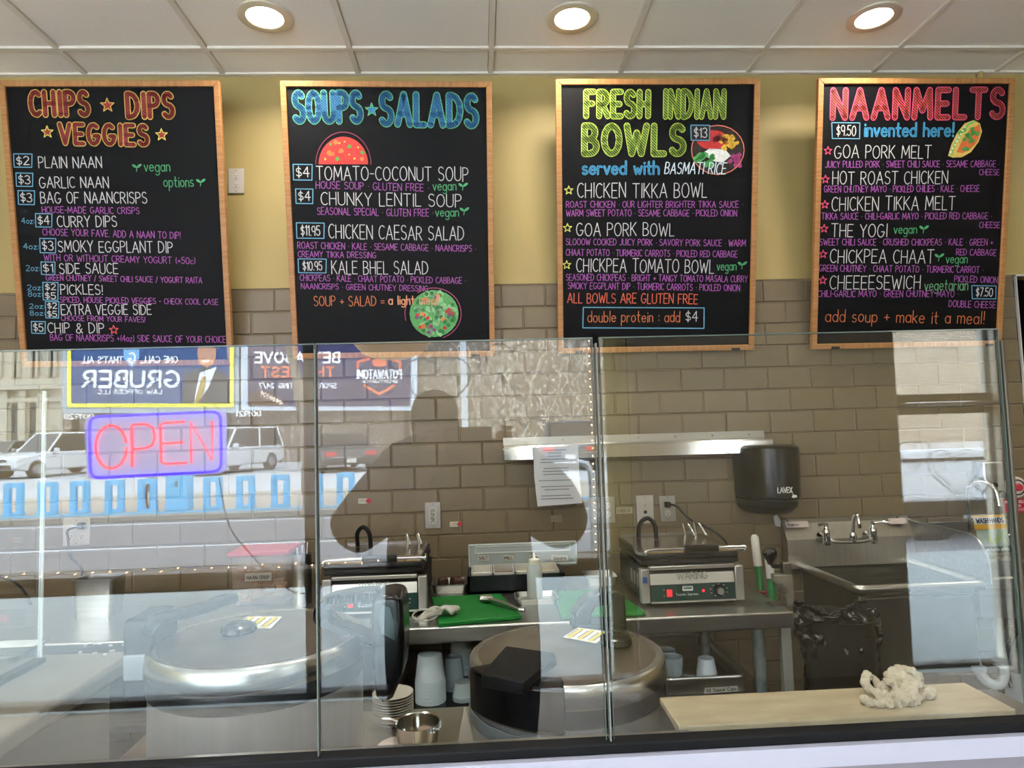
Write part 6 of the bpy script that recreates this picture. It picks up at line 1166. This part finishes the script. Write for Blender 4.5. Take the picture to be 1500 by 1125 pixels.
# cream board and its counter
BZ = 1.0; yb0, yb1 = at(1150, 1012, Z=BZ).y, at(1150, 1056, Z=BZ).y
xa = at(965, 1020, Z=BZ).x; xb = at(1410, 996, Z=BZ).x; xc = at(1482, 1037, Z=BZ).x; yb_ = at(1482, 1037, Z=BZ).y; xe = (xb+xc)/2
tb = MB().bx(xa, xe, yb1, yb0, BZ-.014, BZ); o = tb.build('cream_cutting_board', CREAMB, bevel=.003); tag(o, 'long worn cream cutting board with a crumpled towel on it', 'cutting board')
YB_ = max(yb1, GY+.02)
o = MB().bx(xa-.0, xe+.06, GY+.019, yb0, BZ-.05, BZ-.0145).build('prep_counter_edge', SST, bevel=.004); tag(o, 'stainless counter edge under the cream cutting board', 'counter')
o = MB().bx(xa+.01, xe+.04, GY+.05, yb0-.015, 0, BZ-.051).build('prep_cabinet', SSD); tag(o, 'steel prep cabinet below the cream cutting board', 'cabinet')
# towel
p = at(1318, 1028, Z=BZ); t = thing('kitchen_towel', 'crumpled cream towel on the cutting board in front of the sink', 'towel', p); TOW = mat('terry_towel', '#aca18c', .95, noise=.12, nscale=60, bump=.9, bscale=420)
tw = MB(); r_ = random.Random(21)
def tq(px, py, dz): v = at(px, py, Y=p.y+dz)-p; return (v.x, v.y, max(v.z, .007))
def fold(pts, r): P = spline(pts, 5); tw.tube(P, [r*r_.uniform(.7, 1.25) for _ in P], 8)
for pts, r in (([(1271, 986, .05), (1268, 1000, .03), (1276, 1012, .02), (1288, 1018, 0), (1300, 1024, -.01), (1312, 1030, -.02), (1306, 1037, -.02), (1290, 1037, -.02), (1272, 1032, -.01), (1268, 1025, 0)], .0085),
               ([(1276, 990, .05), (1284, 1000, .04), (1290, 1010, .02), (1296, 1000, .02), (1306, 998, .01), (1311, 1008, .01), (1305, 1018, .0), (1296, 1014, 0)], .0065),
               ([(1299, 994, .04), (1310, 986, .04), (1324, 982, .04), (1338, 986, .04), (1345, 996, .03), (1348, 1008, .02)], .0095), ([(1302, 1004, .03), (1318, 994, .03), (1334, 997, .02), (1340, 1010, .01)], .0105),
               ([(1316, 1004, .02), (1318, 1016, .0), (1321, 1028, -.02), (1323, 1036, -.025)], .008), ([(1325, 1002, .015), (1328, 1016, 0), (1331, 1028, -.02), (1332, 1037, -.025)], .008), ([(1334, 1002, .015), (1338, 1014, 0), (1341, 1028, -.015), (1342, 1036, -.02)], .008),
               ([(1345, 1034, -.015), (1352, 1026, 0), (1356, 1016, .01), (1365, 1010, .02), (1368, 1018, .01), (1360, 1026, 0)], .006), ([(1310, 1012, .02), (1322, 1022, .02), (1342, 1022, .01)], .012), ([(1284, 1028, 0), (1296, 1032, -.01)], .006)):
    fold([tq(*q) for q in pts], r)
o = tw.build('terry_cloth', TOW, t, smooth=80, fix=False); m_ = o.modifiers.new('r', 'REMESH'); m_.mode = 'VOXEL'; m_.voxel_size = .002; m_.use_smooth_shade = True
m_ = o.modifiers.new('s', 'SMOOTH'); m_.iterations = 3; tx = bpy.data.textures.new('towel_folds', 'CLOUDS'); tx.noise_scale = .011; d = o.modifiers.new('d', 'DISPLACE'); d.texture = tx; d.strength = .009; d.mid_level = .45
d2 = o.modifiers.new('d2', 'DISPLACE'); tx2 = bpy.data.textures.new('terry_loops', 'CLOUDS'); tx2.noise_scale = .0035; d2.texture = tx2; d2.strength = .0045
# left beige counter
LZ = 1.0; lx_ = -.87; t = thing('end_counter', 'grey laminate end counter with pale sides at the lower left', 'counter', (-1.3, -1.6, 0))
LAM = mat('grey_beige_laminate', '#79746b', .4, noise=.04, nscale=20)
MB().bx(-1.2, lx_+1.3, GY+.04+1.6, -1.27+1.6, LZ-.045, LZ).build('worktop', LAM, t, bevel=.012, seg=3); MB().bx(-1.2, lx_+1.3-.05, GY+.06+1.6, -1.3+1.6, 0, LZ-.046).build('pale_side_panel', mat('pale_panel', '#858480', .5), t)
cr_ = MB(); r_ = random.Random(3)
for i in range(9): q = at(r_.choice([80, 125, 190, 160, 150]) + r_.uniform(-12, 10), r_.uniform(944, 962), Z=LZ); cr_.box(q-Vector((0, 0, -.002)), (r_.uniform(.004, .012), .005, .003), rz=r_.uniform(0, 3))
o = cr_.build('crumb_specks', PVC); tag(o, 'white crumbs scattered on the grey end counter', 'crumbs'); o['kind'] = 'stuff'
p = at(20, 958, Z=LZ); pan_obj('steel_tray', 'shallow steel tray on the end counter at the far left edge', -6, 962, .16, .12, .02, SSD, z=LZ)
# pendant lamp behind the photographer
p = mir(575, 527, Y=-3.95); t = thing('pendant_lamp', 'cream fluted pendant lampshade hanging above the customers', 'pendant lamp', (p.x, -3.95, p.z)); prof = [(.0, 0), (.07, .005), (.13, .03), (.165, .07), (.17, .12), (.12, .2), (.04, .25)]
vs = []; n = 48
rings = [[Vector((r*(1+.035*math.cos(j*math.pi*.5))*math.cos(j*6.283/n), r*(1+.035*math.cos(j*math.pi*.5))*math.sin(j*6.283/n), z)) for j in range(n)] for r, z in prof[1:]]
MB().loft(rings).build('fluted_shade', mat('fluted_shade', '#e8c9a4', .6, emit=2.2), t, smooth=60); MB().tube([(0, 0, .25), (0, 0, CEIL-p.z)], .006, 6).build('hanging_cord', BLK, t)
p = at(1436, 108, Y=-.02); t = thing('conduit_stub', 'short painted conduit stub at the ceiling above the fourth menu board', 'conduit', (p.x, -.02, CEIL-.045)); MB().tube([(0, 0, -.02), (0, 0, .045)], .012, 10).build('pipe', PAINT, t); MB().lathe([(.018, .0), (.018, .022), (.012, .024)], (0, 0, .01), 12).build('coupling', PAINT, t)
